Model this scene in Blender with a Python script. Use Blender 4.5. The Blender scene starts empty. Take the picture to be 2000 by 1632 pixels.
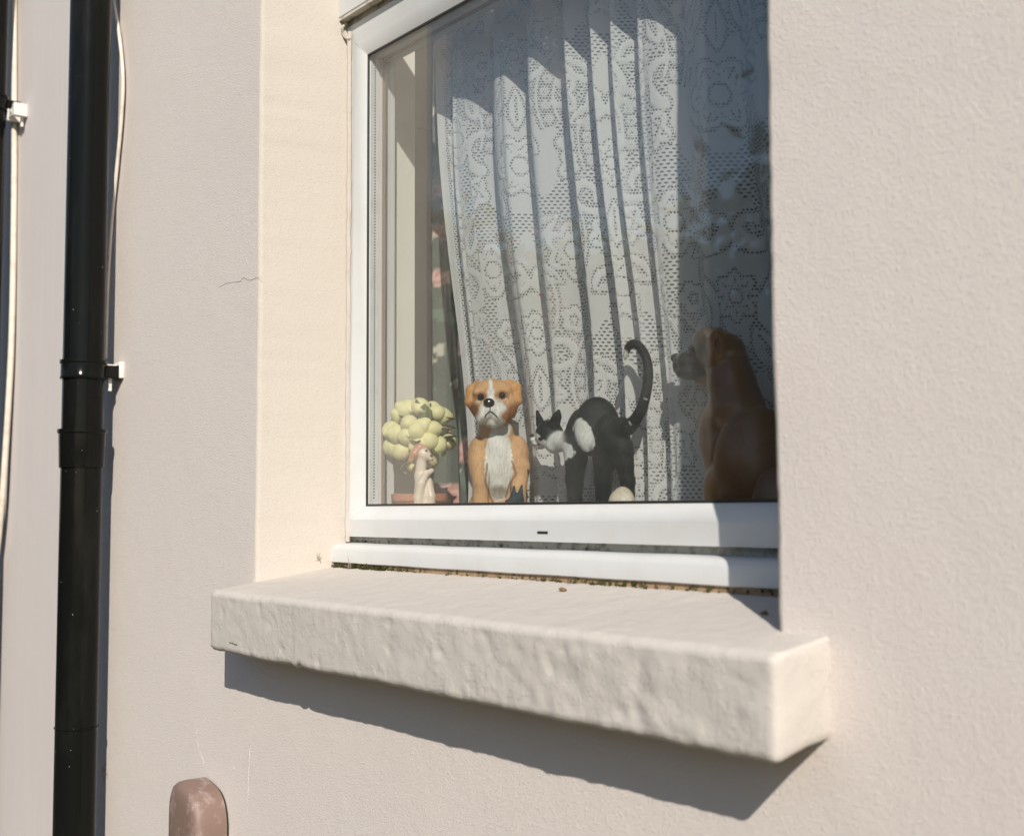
import bpy, math, random
import numpy as np
from mathutils import Vector, Matrix
random.seed(7); RNG = np.random.default_rng(7)
SC = bpy.context.scene
COL = SC.collection

# ------------------------------------------------------------------ camera
CAM = np.array([1.5621, -0.7681, 0.1058])
YAW, PITCH, ROLL, FPX = math.radians(52.318), math.radians(4.174), math.radians(-0.271), 2447.8
FWD = np.array([-math.sin(YAW)*math.cos(PITCH), math.cos(YAW)*math.cos(PITCH), math.sin(PITCH)])
_r = np.array([math.cos(YAW), math.sin(YAW), 0.0]); _u = np.cross(_r, FWD)
RGT = math.cos(ROLL)*_r + math.sin(ROLL)*_u
UPV = -math.sin(ROLL)*_r + math.cos(ROLL)*_u
cd = bpy.data.cameras.new('camera'); cam = bpy.data.objects.new('camera', cd); COL.objects.link(cam)
cam.matrix_world = Matrix(((RGT[0], UPV[0], -FWD[0], CAM[0]), (RGT[1], UPV[1], -FWD[1], CAM[1]),
                           (RGT[2], UPV[2], -FWD[2], CAM[2]), (0, 0, 0, 1)))
cd.sensor_fit = 'HORIZONTAL'; cd.sensor_width = 36.0; cd.lens = 36.0*FPX/2000.0
cd.clip_start = 0.02; cd.clip_end = 400
cd.dof.use_dof = True; cd.dof.focus_distance = 1.66; cd.dof.aperture_fstop = 6.5
SC.camera = cam

# ------------------------------------------------------------------ light
SUN = np.array([-1.43, 1.0, -1.128]); SUN = SUN/np.linalg.norm(SUN)      # direction the light travels
world = bpy.data.worlds.new('World'); SC.world = world; world.use_nodes = True
wn = world.node_tree; bg = wn.nodes['Background']
sky = wn.nodes.new('ShaderNodeTexSky'); sky.sky_type = 'NISHITA'; sky.sun_disc = False
sky.sun_elevation = math.asin(-SUN[2]); sky.sun_rotation = math.atan2(-SUN[0], -SUN[1])
sky.air_density = 1.0; sky.dust_density = 0.6; sky.ozone_density = 1.2
wn.links.new(sky.outputs[0], bg.inputs[0]); bg.inputs[1].default_value = 0.1
sl = bpy.data.lights.new('sun', 'SUN'); so = bpy.data.objects.new('sun', sl); COL.objects.link(so)
sl.energy = 4.8; sl.angle = math.radians(0.53); sl.color = (1.0, 0.935, 0.84)
so.rotation_euler = Vector(SUN).to_track_quat('-Z', 'Y').to_euler(); so.location = (6, -6, 6)

# ------------------------------------------------------------------ render
SC.render.engine = 'CYCLES'
vs = SC.view_settings; vs.view_transform = 'Standard'; vs.look = 'None'; vs.gamma = 1.0
vs.exposure = 0.11; vs.use_curve_mapping = False
cy = SC.cycles; cy.max_bounces = 10; cy.diffuse_bounces = 4; cy.glossy_bounces = 4; cy.transmission_bounces = 6
cy.transparent_max_bounces = 32; cy.use_denoising = True; cy.sample_clamp_indirect = 6.0
cy.caustics_reflective = False; cy.caustics_refractive = False

# ================================================================== helpers
def at(u, v, y):
    """world point on the vertical plane Y=y seen at photo position (u, v)"""
    d = FWD + RGT*(u-1000)/FPX - UPV*(v-816)/FPX
    return CAM + d*((y-CAM[1])/d[1])

def vnoise(P, seed=0):
    P = np.asarray(P, float); i = np.floor(P).astype(np.int64); f = P-i; f = f*f*f*(f*(f*6-15)+10)
    def h(a, b, c):
        n = (a*374761393 + b*668265263 + c*2147483647 + seed*1274126177) & 0xffffffff
        n = ((n ^ (n >> 13))*1274126177) & 0xffffffff
        n = ((n ^ (n >> 16))*2246822519) & 0xffffffff
        return ((n ^ (n >> 15)) & 0xffff)/32767.5-1
    r = 0
    for dx in (0, 1):
        wx = f[..., 0] if dx else 1-f[..., 0]
        for dy in (0, 1):
            wy = f[..., 1] if dy else 1-f[..., 1]
            for dz in (0, 1):
                wz = f[..., 2] if dz else 1-f[..., 2]
                r = r + wx*wy*wz*h(i[..., 0]+dx, i[..., 1]+dy, i[..., 2]+dz)
    return r
def fbm(P, scale, octv=3, seed=0):
    P = np.asarray(P)*scale; r = 0; a = 1
    for o in range(octv): r = r + a*vnoise(P*2**o, seed+o*17); a *= .5
    return r

def mesh_obj(name, V, F, mat, parent=None, smooth=True, cols=None, attrs=None, uv=None):
    me = bpy.data.meshes.new(name)
    V = np.asarray(V, float)
    if isinstance(F, np.ndarray):
        n, k = F.shape
        me.vertices.add(len(V)); me.vertices.foreach_set('co', V.astype(np.float32).ravel())
        me.loops.add(n*k); me.loops.foreach_set('vertex_index', F.astype(np.int32).ravel())
        me.polygons.add(n); me.polygons.foreach_set('loop_start', np.arange(0, n*k, k, dtype=np.int32))
        me.update(calc_edges=True)
    else:
        me.from_pydata([tuple(v) for v in V], [], [tuple(f) for f in F])
    me.validate()
    if smooth is True: me.polygons.foreach_set('use_smooth', [True]*len(me.polygons))
    if cols is not None:
        a = me.color_attributes.new('paint', 'FLOAT_COLOR', 'POINT')
        a.data.foreach_set('color', np.c_[cols, np.ones(len(cols))].astype(np.float32).ravel())
    if attrs:
        for k, arr in attrs.items():
            arr = np.asarray(arr, np.float32)
            if arr.ndim == 1: me.attributes.new(k, 'FLOAT', 'POINT').data.foreach_set('value', arr)
            else: me.attributes.new(k, 'FLOAT_VECTOR', 'POINT').data.foreach_set('vector', arr.ravel())
    if mat: me.materials.append(mat)
    o = bpy.data.objects.new(name, me); COL.objects.link(o)
    if parent: o.parent = parent; o.matrix_parent_inverse = parent.matrix_world.inverted()
    me.update()
    if smooth == 'auto':
        me.polygons.foreach_set('use_smooth', [True]*len(me.polygons))
        me.set_sharp_from_angle(angle=math.radians(35))
    return o
def tag(o, label=None, cat=None, group=None, kind=None):
    if label: o['label'] = label
    if cat: o['category'] = cat
    if group: o['group'] = group
    if kind: o['kind'] = kind
    return o
def empty(name, loc):
    o = bpy.data.objects.new(name, None); o.location = loc; COL.objects.link(o)
    o.empty_display_size = .02; o.matrix_world = Matrix.Translation(loc)
    return o
def grid_faces(n, m, wrap=False, off=0, flip=False):
    i = np.arange(n-1)[:, None]; mm = m if wrap else m-1; j = np.arange(mm)[None]; j2 = (j+1) % m
    F = np.stack([i*m+j, i*m+j2, (i+1)*m+j2, (i+1)*m+j], -1).reshape(-1, 4)+off
    return F[:, ::-1].copy() if flip else F
def grid_obj(name, G, mat, parent=None, wrap=False, flip=False, smooth=True, **k):
    n, m, _ = G.shape
    return mesh_obj(name, G.reshape(-1, 3), grid_faces(n, m, wrap, 0, flip), mat, parent, smooth, **k)
class MB:
    """collects boxes, tubes and sheets into one mesh"""
    def __init__(s): s.V = []; s.F = []
    def add(s, V, F):
        o = len(s.V); s.V += [tuple(v) for v in V]; s.F += [tuple(int(i)+o for i in f) for f in F]; return s
    def box(s, a, b):
        (x0, y0, z0), (x1, y1, z1) = a, b
        V = [(x, y, z) for x in (x0, x1) for y in (y0, y1) for z in (z0, z1)]
        return s.add(V, [(0, 1, 3, 2), (4, 6, 7, 5), (0, 4, 5, 1), (2, 3, 7, 6), (0, 2, 6, 4), (1, 5, 7, 3)])
    def quad(s, *p): return s.add(p, [(0, 1, 2, 3)])
    def tube(s, pts, rad, seg=10, caps=True):
        pts = [np.asarray(p, float) for p in pts]; n = len(pts)
        rad = [rad]*n if np.isscalar(rad) else rad
        ref = np.array([.31, .57, .76]); V = []
        for i, p in enumerate(pts):
            t = pts[min(i+1, n-1)]-pts[max(i-1, 0)]; t = t/(np.linalg.norm(t)+1e-12)
            a = np.cross(t, ref); a /= np.linalg.norm(a); b = np.cross(t, a)
            for k in range(seg):
                w = 2*math.pi*k/seg; V.append(p+rad[i]*(math.cos(w)*a+math.sin(w)*b))
        F = [(i*seg+k, i*seg+(k+1) % seg, (i+1)*seg+(k+1) % seg, (i+1)*seg+k) for i in range(n-1) for k in range(seg)]
        if caps: F += [tuple(range(seg))[::-1], tuple(range((n-1)*seg, n*seg))]
        return s.add(V, F)
    def lathe(s, c, prof, seg=32):
        c = np.asarray(c); V = [c+np.array([r*math.cos(2*math.pi*k/seg), r*math.sin(2*math.pi*k/seg), z]) for r, z in prof for k in range(seg)]
        n = len(prof)
        F = [(i*seg+k, i*seg+(k+1) % seg, (i+1)*seg+(k+1) % seg, (i+1)*seg+k) for i in range(n-1) for k in range(seg)]
        F += [tuple(range(seg))[::-1], tuple(range((n-1)*seg, n*seg))]
        return s.add(V, F)
    def build(s, name, mat, parent=None, smooth='auto', bevel=0):
        o = mesh_obj(name, s.V, s.F, mat, parent, smooth)
        if bevel:
            m = o.modifiers.new('bevel', 'BEVEL'); m.width = bevel; m.segments = 2; m.limit_method = 'ANGLE'; m.angle_limit = math.radians(40)
        return o
def spline(pts, n=12):
    P = [np.asarray(p, float) for p in pts]; P = [2*P[0]-P[1]]+P+[2*P[-1]-P[-2]]; out = []
    for i in range(1, len(P)-2):
        a, b, c, d = P[i-1:i+3]
        for k in range(n):
            t = k/n; out.append(.5*((2*b)+(c-a)*t+(2*a-5*b+4*c-d)*t*t+(3*b-a-3*c+d)*t**3))
    out.append(P[-2]); return out

# ================================================================== materials
class NT:
    def __init__(s, name, bsdf=True):
        s.m = bpy.data.materials.new(name); s.m.use_nodes = True; s.t = s.m.node_tree; s.n = s.t.nodes
        s.b = s.n['Principled BSDF']; s.out = s.n['Material Output']
    def node(s, t, **k):
        n = s.n.new(t)
        for a, b in k.items():
            if a.startswith('i_'): n.inputs[a[2:].replace('_', ' ')].default_value = b
            else: setattr(n, a, b)
        return n
    def link(s, a, b): s.t.links.new(a, b)
    def coord(s, kind='Object'): return s.node('ShaderNodeTexCoord').outputs[kind]
    def noise(s, scale, detail=4, rough=.55, vec=None, stretch=None):
        n = s.node('ShaderNodeTexNoise'); n.inputs['Scale'].default_value = scale; n.inputs['Detail'].default_value = detail; n.inputs['Roughness'].default_value = rough
        vec = vec or s.coord()
        if stretch:
            mp = s.node('ShaderNodeMapping'); mp.inputs['Scale'].default_value = stretch; s.link(vec, mp.inputs[0]); vec = mp.outputs[0]
        s.link(vec, n.inputs['Vector']); return n.outputs['Fac']
    def ramp(s, fac, stops):
        r = s.node('ShaderNodeValToRGB'); e = r.color_ramp.elements
        while len(e) < len(stops): e.new(.5)
        for el, (p, c) in zip(e, stops): el.position = p; el.color = (*c, 1) if len(c) == 3 else c
        s.link(fac, r.inputs[0]); return r.outputs[0]
    def mix(s, fac, a, b, mode='MIX'):
        m = s.node('ShaderNodeMix', data_type='RGBA', blend_type=mode)
        for sock, v in ((m.inputs[0], fac), (m.inputs[6], a), (m.inputs[7], b)):
            if hasattr(v, 'links') or hasattr(v, 'is_linked'): s.link(v, sock)
            elif isinstance(v, tuple): sock.default_value = (*v, 1)
            else: sock.default_value = v
        return m.outputs[2]
    def math(s, op, a, b=None, clamp=False):
        m = s.node('ShaderNodeMath', operation=op, use_clamp=clamp)
        for sock, v in zip(m.inputs, (a, b)):
            if v is None: continue
            if hasattr(v, 'is_linked'): s.link(v, sock)
            else: sock.default_value = v
        return m.outputs[0]
    def attr(s, name, out='Fac'):
        a = s.node('ShaderNodeAttribute'); a.attribute_name = name; return a.outputs[out]
    def bump(s, h, dist, strength=1.0, normal=None):
        b = s.node('ShaderNodeBump'); b.inputs['Distance'].default_value = dist; b.inputs['Strength'].default_value = strength
        s.link(h, b.inputs['Height'])
        if normal: s.link(normal, b.inputs['Normal'])
        return b.outputs[0]
    def set(s, color=None, rough=None, normal=None, **k):
        if color is not None:
            if isinstance(color, tuple): s.b.inputs['Base Color'].default_value = (*color, 1)
            else: s.link(color, s.b.inputs['Base Color'])
        if rough is not None:
            if isinstance(rough, (int, float)): s.b.inputs['Roughness'].default_value = rough
            else: s.link(rough, s.b.inputs['Roughness'])
        if normal is not None: s.link(normal, s.b.inputs['Normal'])
        for a, v in k.items(): s.b.inputs[a.replace('_', ' ')].default_value = v
        return s.m

def m_stucco(name, base, grain=1.0, streak=0.0, pebble=1.0, lump=0.0):
    t = NT(name)
    n1 = t.noise(430, 3, .6); n2 = t.noise(110, 3, .5); n3 = t.noise(9, 4, .6); n4 = t.noise(2.2, 3)
    c = t.mix(t.ramp(n4, [(.3, (0, 0, 0)), (.7, (1, 1, 1))]), tuple(x*.955 for x in base), base)
    c = t.mix(t.math('MULTIPLY', t.ramp(n3, [(.5, (0, 0, 0)), (.75, (1, 1, 1))]), .3), c, tuple(x*y for x, y in zip(base, (.93, .90, .86))))
    if streak:
        st = t.noise(60, 3, .6, stretch=(1, 1, .03))
        c = t.mix(t.math('MULTIPLY', t.ramp(st, [(.5, (0, 0, 0)), (.7, (1, 1, 1))]), streak), c, tuple(x*1.12 for x in base))
    gr = t.noise(700, 2, .7); c = t.mix(t.math('MULTIPLY', t.ramp(gr, [(.35, (0, 0, 0)), (.65, (1, 1, 1))]), .5), c, tuple(x*.90 for x in base))
    # specks of grit and dirt
    vo = t.node('ShaderNodeTexVoronoi', i_Scale=55.0); t.link(t.coord(), vo.inputs['Vector'])
    sp = t.math('LESS_THAN', vo.outputs['Distance'], .035)
    c = t.mix(t.math('MULTIPLY', sp, .35), c, tuple(x*.45 for x in base))
    pe = t.ramp(n1, [(.50, (0, 0, 0)), (.74, (1, 1, 1))])
    nb = t.bump(pe, .0009*grain*pebble, .58)
    nb = t.bump(t.ramp(n2, [(.5, (0, 0, 0)), (.8, (1, 1, 1))]), .0006*grain, .25, nb)
    nb = t.bump(n3, .003, .4, nb)
    if lump:
        nb = t.bump(t.noise(38, 4, .65), .0035*lump, .6, nb)
        pl = t.ramp(t.noise(55, 5, .62), [(.50, (0, 0, 0)), (.535, (1, 1, 1))]); nb = t.bump(pl, .0016*lump, .8, nb)
        pl = t.ramp(t.noise(24, 6, .7), [(.56, (0, 0, 0)), (.58, (1, 1, 1))]); nb = t.bump(pl, .0022*lump, .8, nb)
    return t.set(c, .86, nb, Specular_IOR_Level=.25)
WALLC = (.705, .637, .592)
M = {}
M['wall'] = m_stucco('stucco_paint', WALLC, 1.0)
M['wall_smooth'] = m_stucco('smooth_render_paint', (.63, .58, .555), .22, streak=.35, pebble=.3)
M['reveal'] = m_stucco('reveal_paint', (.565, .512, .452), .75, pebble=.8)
M['sill'] = m_stucco('sill_paint', (.56, .515, .47), .22, streak=.1, pebble=.45, lump=.12)

def m_plastic(name, base, rough=.35, dirt=None, bumpd=.0002, dirt_amt=.5, dscale=40, spec=.5):
    t = NT(name); n = t.noise(dscale, 5, .65)
    c = base
    if dirt: c = t.mix(t.math('MULTIPLY', t.ramp(n, [(.48, (0, 0, 0)), (.72, (1, 1, 1))]), dirt_amt), base, dirt)
    r = t.math('ADD', t.math('MULTIPLY', t.noise(25, 3), .2), rough-.1)
    return t.set(c, r, t.bump(t.noise(90, 3), bumpd, .4), Specular_IOR_Level=spec)
M['upvc'] = m_plastic('white_upvc', (.60, .605, .595), .38, (.47, .44, .38), dirt_amt=.22, dscale=18)
M['upvc_dirty'] = m_plastic('dirty_upvc', (.58, .53, .45), .5, (.10, .085, .04), dirt_amt=.9, dscale=55)
M['upvc_grey'] = m_plastic('grey_upvc', (.42, .41, .37), .5, (.07, .06, .03), dirt_amt=.9, dscale=70)
M['bedding'] = m_plastic('tan_bedding', (.36, .245, .145), .8, (.07, .06, .02), dirt_amt=.95, dscale=60)
M['gasket'] = m_plastic('black_gasket', (.018, .017, .015), .5)
M['spacer'] = m_plastic('grey_spacer', (.55, .56, .57), .35, (.35, .35, .35))
M['brown_seal'] = m_plastic('brown_seal', (.25, .16, .11), .6)
M['caulk'] = m_plastic('caulk', (.50, .455, .40), .6, (.45, .35, .28), dirt_amt=.5, dscale=60)
M['cable'] = m_plastic('cream_cable', (.70, .63, .54), .45, (.4, .33, .26), dirt_amt=.5)
M['clip'] = m_plastic('white_clip', (.74, .71, .66), .4, (.5, .45, .38))
def m_pipe():
    t = NT('black_gloss_pipe')
    vo = t.node('ShaderNodeTexVoronoi', i_Scale=150.0); t.link(t.coord(), vo.inputs['Vector'])
    sep = t.node('ShaderNodeSeparateColor'); t.link(vo.outputs['Color'], sep.inputs[0])
    sp = t.math('MULTIPLY', t.math('LESS_THAN', vo.outputs['Distance'], t.math('MULTIPLY', sep.outputs[2], .13)), t.math('GREATER_THAN', sep.outputs[0], .90))
    c = t.mix(sp, (.006, .0065, .006), (.42, .40, .36))
    du = t.ramp(t.noise(14, 5, .7, stretch=(1, 1, .25)), [(.5, (0, 0, 0)), (.8, (1, 1, 1))])
    c = t.mix(t.math('MULTIPLY', du, .05), c, (.2, .19, .16))
    return t.set(c, t.math('ADD', t.math('MULTIPLY', t.noise(40, 4, .6), .14), .06), t.bump(t.noise(16, 3), .0006, .3), Specular_IOR_Level=.12)
M['pipe'] = m_pipe()
def m_glass():
    t = NT('window_glass'); t.n.remove(t.b)
    ge = t.node('ShaderNodeNewGeometry')
    ior = t.math('ADD', t.math('MULTIPLY', ge.outputs['Backfacing'], 1/1.52-1.52), 1.52)
    fr = t.node('ShaderNodeFresnel'); t.link(ior, fr.inputs[0])
    tr = t.node('ShaderNodeBsdfTransparent'); tr.inputs[0].default_value = (.994, 1.0, .997, 1)
    gl = t.node('ShaderNodeBsdfGlossy'); gl.inputs['Roughness'].default_value = 0.0
    mx = t.node('ShaderNodeMixShader'); t.link(fr.outputs[0], mx.inputs[0]); t.link(tr.outputs[0], mx.inputs[1]); t.link(gl.outputs[0], mx.inputs[2])
    # fine dust and spots clinging to the pane
    du = t.node('ShaderNodeBsdfDiffuse'); du.inputs[0].default_value = (.6, .57, .52, 1)
    vo = t.node('ShaderNodeTexVoronoi', i_Scale=170.0); t.link(t.coord(), vo.inputs['Vector'])
    sep = t.node('ShaderNodeSeparateColor'); t.link(vo.outputs['Color'], sep.inputs[0])
    spot = t.math('MULTIPLY', t.math('LESS_THAN', vo.outputs['Distance'], .10), t.math('GREATER_THAN', sep.outputs[1], .86))
    haze = t.math('MULTIPLY', t.ramp(t.noise(7, 5, .7), [(.40, (0, 0, 0)), (.8, (1, 1, 1))]), .05)
    fac = t.math('ADD', t.math('MULTIPLY', spot, .35), t.math('ADD', haze, .018), True)
    m2 = t.node('ShaderNodeMixShader'); t.link(fac, m2.inputs[0]); t.link(mx.outputs[0], m2.inputs[1]); t.link(du.outputs[0], m2.inputs[2])
    t.link(m2.outputs[0], t.out.inputs[0]); return t.m
M['glass'] = m_glass()
def m_glass_inner():
    t = NT('inner_pane_glass'); t.n.remove(t.b)
    ge = t.node('ShaderNodeNewGeometry')
    ior = t.math('ADD', t.math('MULTIPLY', ge.outputs['Backfacing'], 1/1.52-1.52), 1.52)
    fr = t.node('ShaderNodeFresnel'); t.link(ior, fr.inputs[0])
    tr = t.node('ShaderNodeBsdfTransparent'); tr.inputs[0].default_value = (.994, 1.0, .997, 1)
    gl = t.node('ShaderNodeBsdfGlossy'); gl.inputs['Roughness'].default_value = 0.0
    mx = t.node('ShaderNodeMixShader'); t.link(fr.outputs[0], mx.inputs[0]); t.link(tr.outputs[0], mx.inputs[1]); t.link(gl.outputs[0], mx.inputs[2])
    t.link(mx.outputs[0], t.out.inputs[0]); return t.m
M['glass_inner'] = m_glass_inner()
def m_simple(name, base, rough=.8, var=.12, scale=12, bumpd=.001, bscale=80, spec=.3):
    t = NT(name); n = t.noise(scale, 5, .6)
    c = t.mix(n, tuple(x*(1-var) for x in base), tuple(min(1, x*(1+var)) for x in base))
    return t.set(c, rough, t.bump(t.noise(bscale, 4), bumpd, .5), Specular_IOR_Level=spec)
M['inner_paint'] = m_simple('inner_white_paint', (.72, .70, .64), .5, .04)
M['board'] = m_simple('window_board_paint', (.80, .78, .74), .4, .05)
M['room'] = m_simple('room_wallpaper', (.30, .25, .20), .9)
M['carpet'] = m_simple('carpet', (.12, .075, .055), .95)
M['paving'] = m_simple('concrete_paving', (.115, .095, .045), .9, .2, 6, .003, 60)
M['asphalt'] = m_simple('asphalt', (.055, .055, .054), .85, .25, 20, .004, 120)
M['grass_ground'] = m_simple('verge', (.06, .085, .03), .95, .3, 3, .02, 30)
M['bark'] = m_simple('bark', (.07, .052, .037), .9, .3, 14, .01, 25)
def m_leaf(name, c1, c2):
    t = NT(name); n = t.noise(3.0, 3)
    return t.set(t.mix(n, c1, c2), .55, Specular_IOR_Level=.3)
M['leaf'] = m_leaf('tree_leaf', (.035, .06, .016), (.06, .092, .026))
M['leaf_core'] = m_leaf('hedge_core', (.03, .045, .012), (.05, .07, .02))
M['topiary_leaf'] = m_leaf('topiary_leaf', (.12, .16, .05), (.18, .22, .08))
def m_paint(name, rough=.5, fine=.06, spec=.4, bumpd=.0006, bs=500, coat=0):
    t = NT(name); c = t.attr('paint', 'Color')
    n = t.noise(520, 4, .65, stretch=(1, 1, .22)); n2 = t.noise(60, 4)
    k = t.math('ADD', t.math('MULTIPLY', t.math('SUBTRACT', n, .5), fine*6), t.math('ADD', t.math('MULTIPLY', t.math('SUBTRACT', n2, .5), fine*5), 1))
    v = t.node('ShaderNodeVectorMath', operation='SCALE'); t.link(c, v.inputs[0]); t.link(k, v.inputs['Scale'])
    m = t.set(v.outputs[0], rough, t.bump(t.noise(bs, 4, .6), bumpd, .6), Specular_IOR_Level=spec)
    if coat: t.b.inputs['Coat Weight'].default_value = coat; t.b.inputs['Coat Roughness'].default_value = .12
    return m
M['figure'] = m_paint('painted_resin', .5, .15, spec=.14, bumpd=.0012, bs=330)
M['figure_gloss'] = m_paint('glazed_ceramic', .32, .05, coat=.35)
M['black_gloss'] = m_simple('glossy_black_paint', (.012, .011, .010), .12, spec=.6)
M['terracotta'] = m_simple('terracotta', (.50, .19, .10), .7, .15)
M['lemon'] = m_simple('plastic_lemon', (.74, .69, .36), .5, .10, 40, .0006, 300)
M['stem'] = m_simple('brown_stem', (.12, .08, .045), .8)
M['moss'] = m_simple('moss', (.055, .055, .014), .95, .5, 200, .001, 400)
M['debris'] = m_simple('dry_leaf_crumb', (.20, .12, .055), .9, .4, 200)
M['crack'] = m_simple('crack_dirt', (.40, .335, .28), .95, .3, 300)
def m_box():
    t = NT('weathered_brown_plastic')
    n = t.noise(26, 6, .72); n2 = t.noise(70, 5, .7, stretch=(1, 1, .5))
    f = t.math('MULTIPLY', t.ramp(n, [(.50, (0, 0, 0)), (.66, (1, 1, 1))]), t.ramp(n2, [(.35, (0, 0, 0)), (.65, (1, 1, 1))]))
    c = t.mix(t.math('MULTIPLY', f, .9), (.205, .135, .108), (.46, .39, .35))
    return t.set(c, .55, t.bump(n2, .0006, .5))
M['brown_box'] = m_box()
def m_lace():
    t = NT('white_lace'); t.n.remove(t.b)
    uv = t.node('ShaderNodeAttribute'); uv.attribute_name = 'cloth'
    sp = t.node('ShaderNodeSeparateXYZ'); t.link(uv.outputs['Vector'], sp.inputs[0])
    U, V = sp.outputs[0], sp.outputs[1]
    def holes(pu, pv, a, b, stag=.5):
        row = t.math('DIVIDE', V, pv); rf = t.math('FLOOR', row)
        du = t.math('SUBTRACT', t.math('FRACT', t.math('ADD', t.math('DIVIDE', U, pu), t.math('MULTIPLY', rf, stag))), .5)
        dv = t.math('SUBTRACT', t.math('FRACT', row), .5)
        r2 = t.math('ADD', t.math('POWER', t.math('ABSOLUTE', t.math('DIVIDE', du, a)), 2.0), t.math('POWER', t.math('ABSOLUTE', t.math('DIVIDE', dv, b)), 2.0))
        return t.math('LESS_THAN', r2, 1.0)
    big = holes(.0078, .0043, .32, .25); small = holes(.0040, .0036, .36, .34); fine = holes(.0030, .0027, .19, .17)
    net, dot = t.attr('net'), t.attr('dot')
    h = t.math('MAXIMUM', t.math('MULTIPLY', big, t.math('GREATER_THAN', net, .5)), t.math('MULTIPLY', small, t.math('GREATER_THAN', dot, .5)))
    h = t.math('MAXIMUM', h, t.math('MULTIPLY', fine, t.math('GREATER_THAN', t.attr('mesh'), .5)))
    df = t.node('ShaderNodeBsdfDiffuse'); ts = t.node('ShaderNodeBsdfTranslucent')
    n = t.noise(1400, 2, stretch=(.25, .25, 1))
    c = t.mix(n, (.87, .865, .85), (.94, .935, .92))
    t.link(c, df.inputs[0]); t.link(c, ts.inputs[0])
    nb = t.bump(t.attr('dense'), .0012, .7); t.link(nb, df.inputs['Normal'])
    m1 = t.node('ShaderNodeMixShader'); m1.inputs[0].default_value = .38; t.link(df.outputs[0], m1.inputs[1]); t.link(ts.outputs[0], m1.inputs[2])
    tr = t.node('ShaderNodeBsdfTransparent')
    # open weave: even the solid parts let a little through, the ground more than the motifs
    op = t.math('SUBTRACT', .97, t.math('MULTIPLY', t.math('SUBTRACT', 1.0, t.attr('dense')), .06))
    al = t.math('MULTIPLY', op, t.math('SUBTRACT', 1.0, t.math('MULTIPLY', h, .78)))   # threads cross each opening; the opacity also lightens it like lit folds behind
    m2 = t.node('ShaderNodeMixShader'); t.link(al, m2.inputs[0]); t.link(tr.outputs[0], m2.inputs[1]); t.link(m1.outputs[0], m2.inputs[2])
    t.link(m2.outputs[0], t.out.inputs[0]); return t.m
M['lace'] = m_lace()
def m_cloth():
    t = NT('floral_cloth'); c = t.attr('paint', 'Color')
    return t.set(c, .9, t.bump(t.noise(900, 2), .0006, .5), Specular_IOR_Level=.1)
M['cloth'] = m_cloth()

# ================================================================== the setting
GZ = -1.40
def sheet(name, a, b, z, mat, kind='structure'):
    o = mesh_obj(name, [(a[0], a[1], z), (b[0], a[1], z), (b[0], b[1], z), (a[0], b[1], z)], [(0, 1, 2, 3)], mat, smooth=False)
    return tag(o, kind=kind)
sheet('ground', (-150, -150), (150, 150), GZ-.13, M['grass_ground'])
o = MB().box((-30, -2.0, GZ-.14), (30, .3, GZ)).build('pavement', M['paving']); tag(o, kind='structure')
o = MB().box((-30, -2.14, GZ-.14), (30, -2.003, GZ+.004)).build('kerb', M['paving'], bevel=.01); tag(o, kind='structure')
sheet('road', (-30, -8.5), (30, -2.14), GZ-.126, M['asphalt'])

# ---- the house: wall with its opening
XL, XR, ZB, ZT = 0.0, 0.904, -0.02, 1.20
HOUSE = empty('house', (0.5, 0, GZ))
tag(HOUSE, 'pale stucco house front with a deep white window opening', 'house')
def arris(z): return .0011*vnoise(np.stack([z*13, z*0+3, z*0], -1), 3)+.0005*vnoise(np.stack([z*70, z*0+3, z*0], -1), 5)
def wall_strip(name, x_out, x_ar, x_in, sgn, z0, z1, mat_name='wall'):
    """wall face from x_out to the rounded arris and the reveal behind it"""
    zs = np.arange(z0, z1+.001, .006); r = .007
    G = []
    a = arris(zs+(0 if sgn < 0 else 40))
    prof = [(x_out, 0)]+[(x_ar+sgn*d, 0) for d in (.16, .08, .04, .02, .012)]
    for k in range(7):
        w = k/6*math.pi/2
        prof.append((x_ar+sgn*r*(1-math.sin(w)), r*(1-math.cos(w))))
    nwall = 7
    G = np.zeros((len(zs), nwall, 3))
    for j, (x, y) in enumerate(prof[:nwall]):
        f = math.exp(-abs(x-x_ar)/.02); G[:, j] = np.stack([x+a*f, np.full_like(zs, y)+a*.4*f, zs], -1)
    fl = sgn > 0
    R = np.zeros((len(zs), 15, 3))
    for j, (x, y) in enumerate(prof[6:12]):
        f = math.exp(-abs(x-x_ar)/.02); R[:, j] = np.stack([x+a*f, np.full_like(zs, y)+a*.4*f, zs], -1)
    for j in range(9):
        t = j/8; y = r+(.165-r)*t; x = x_ar+(x_in-x_ar)*t
        w = .0004*vnoise(np.stack([zs*14, np.full_like(zs, y*30), zs*0+sgn], -1), 9)
        R[:, j+6] = np.stack([x+a*(1-t)+w*t, np.full_like(zs, y)+a*.4*(1-t), zs], -1)
    return G, R, fl
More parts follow.
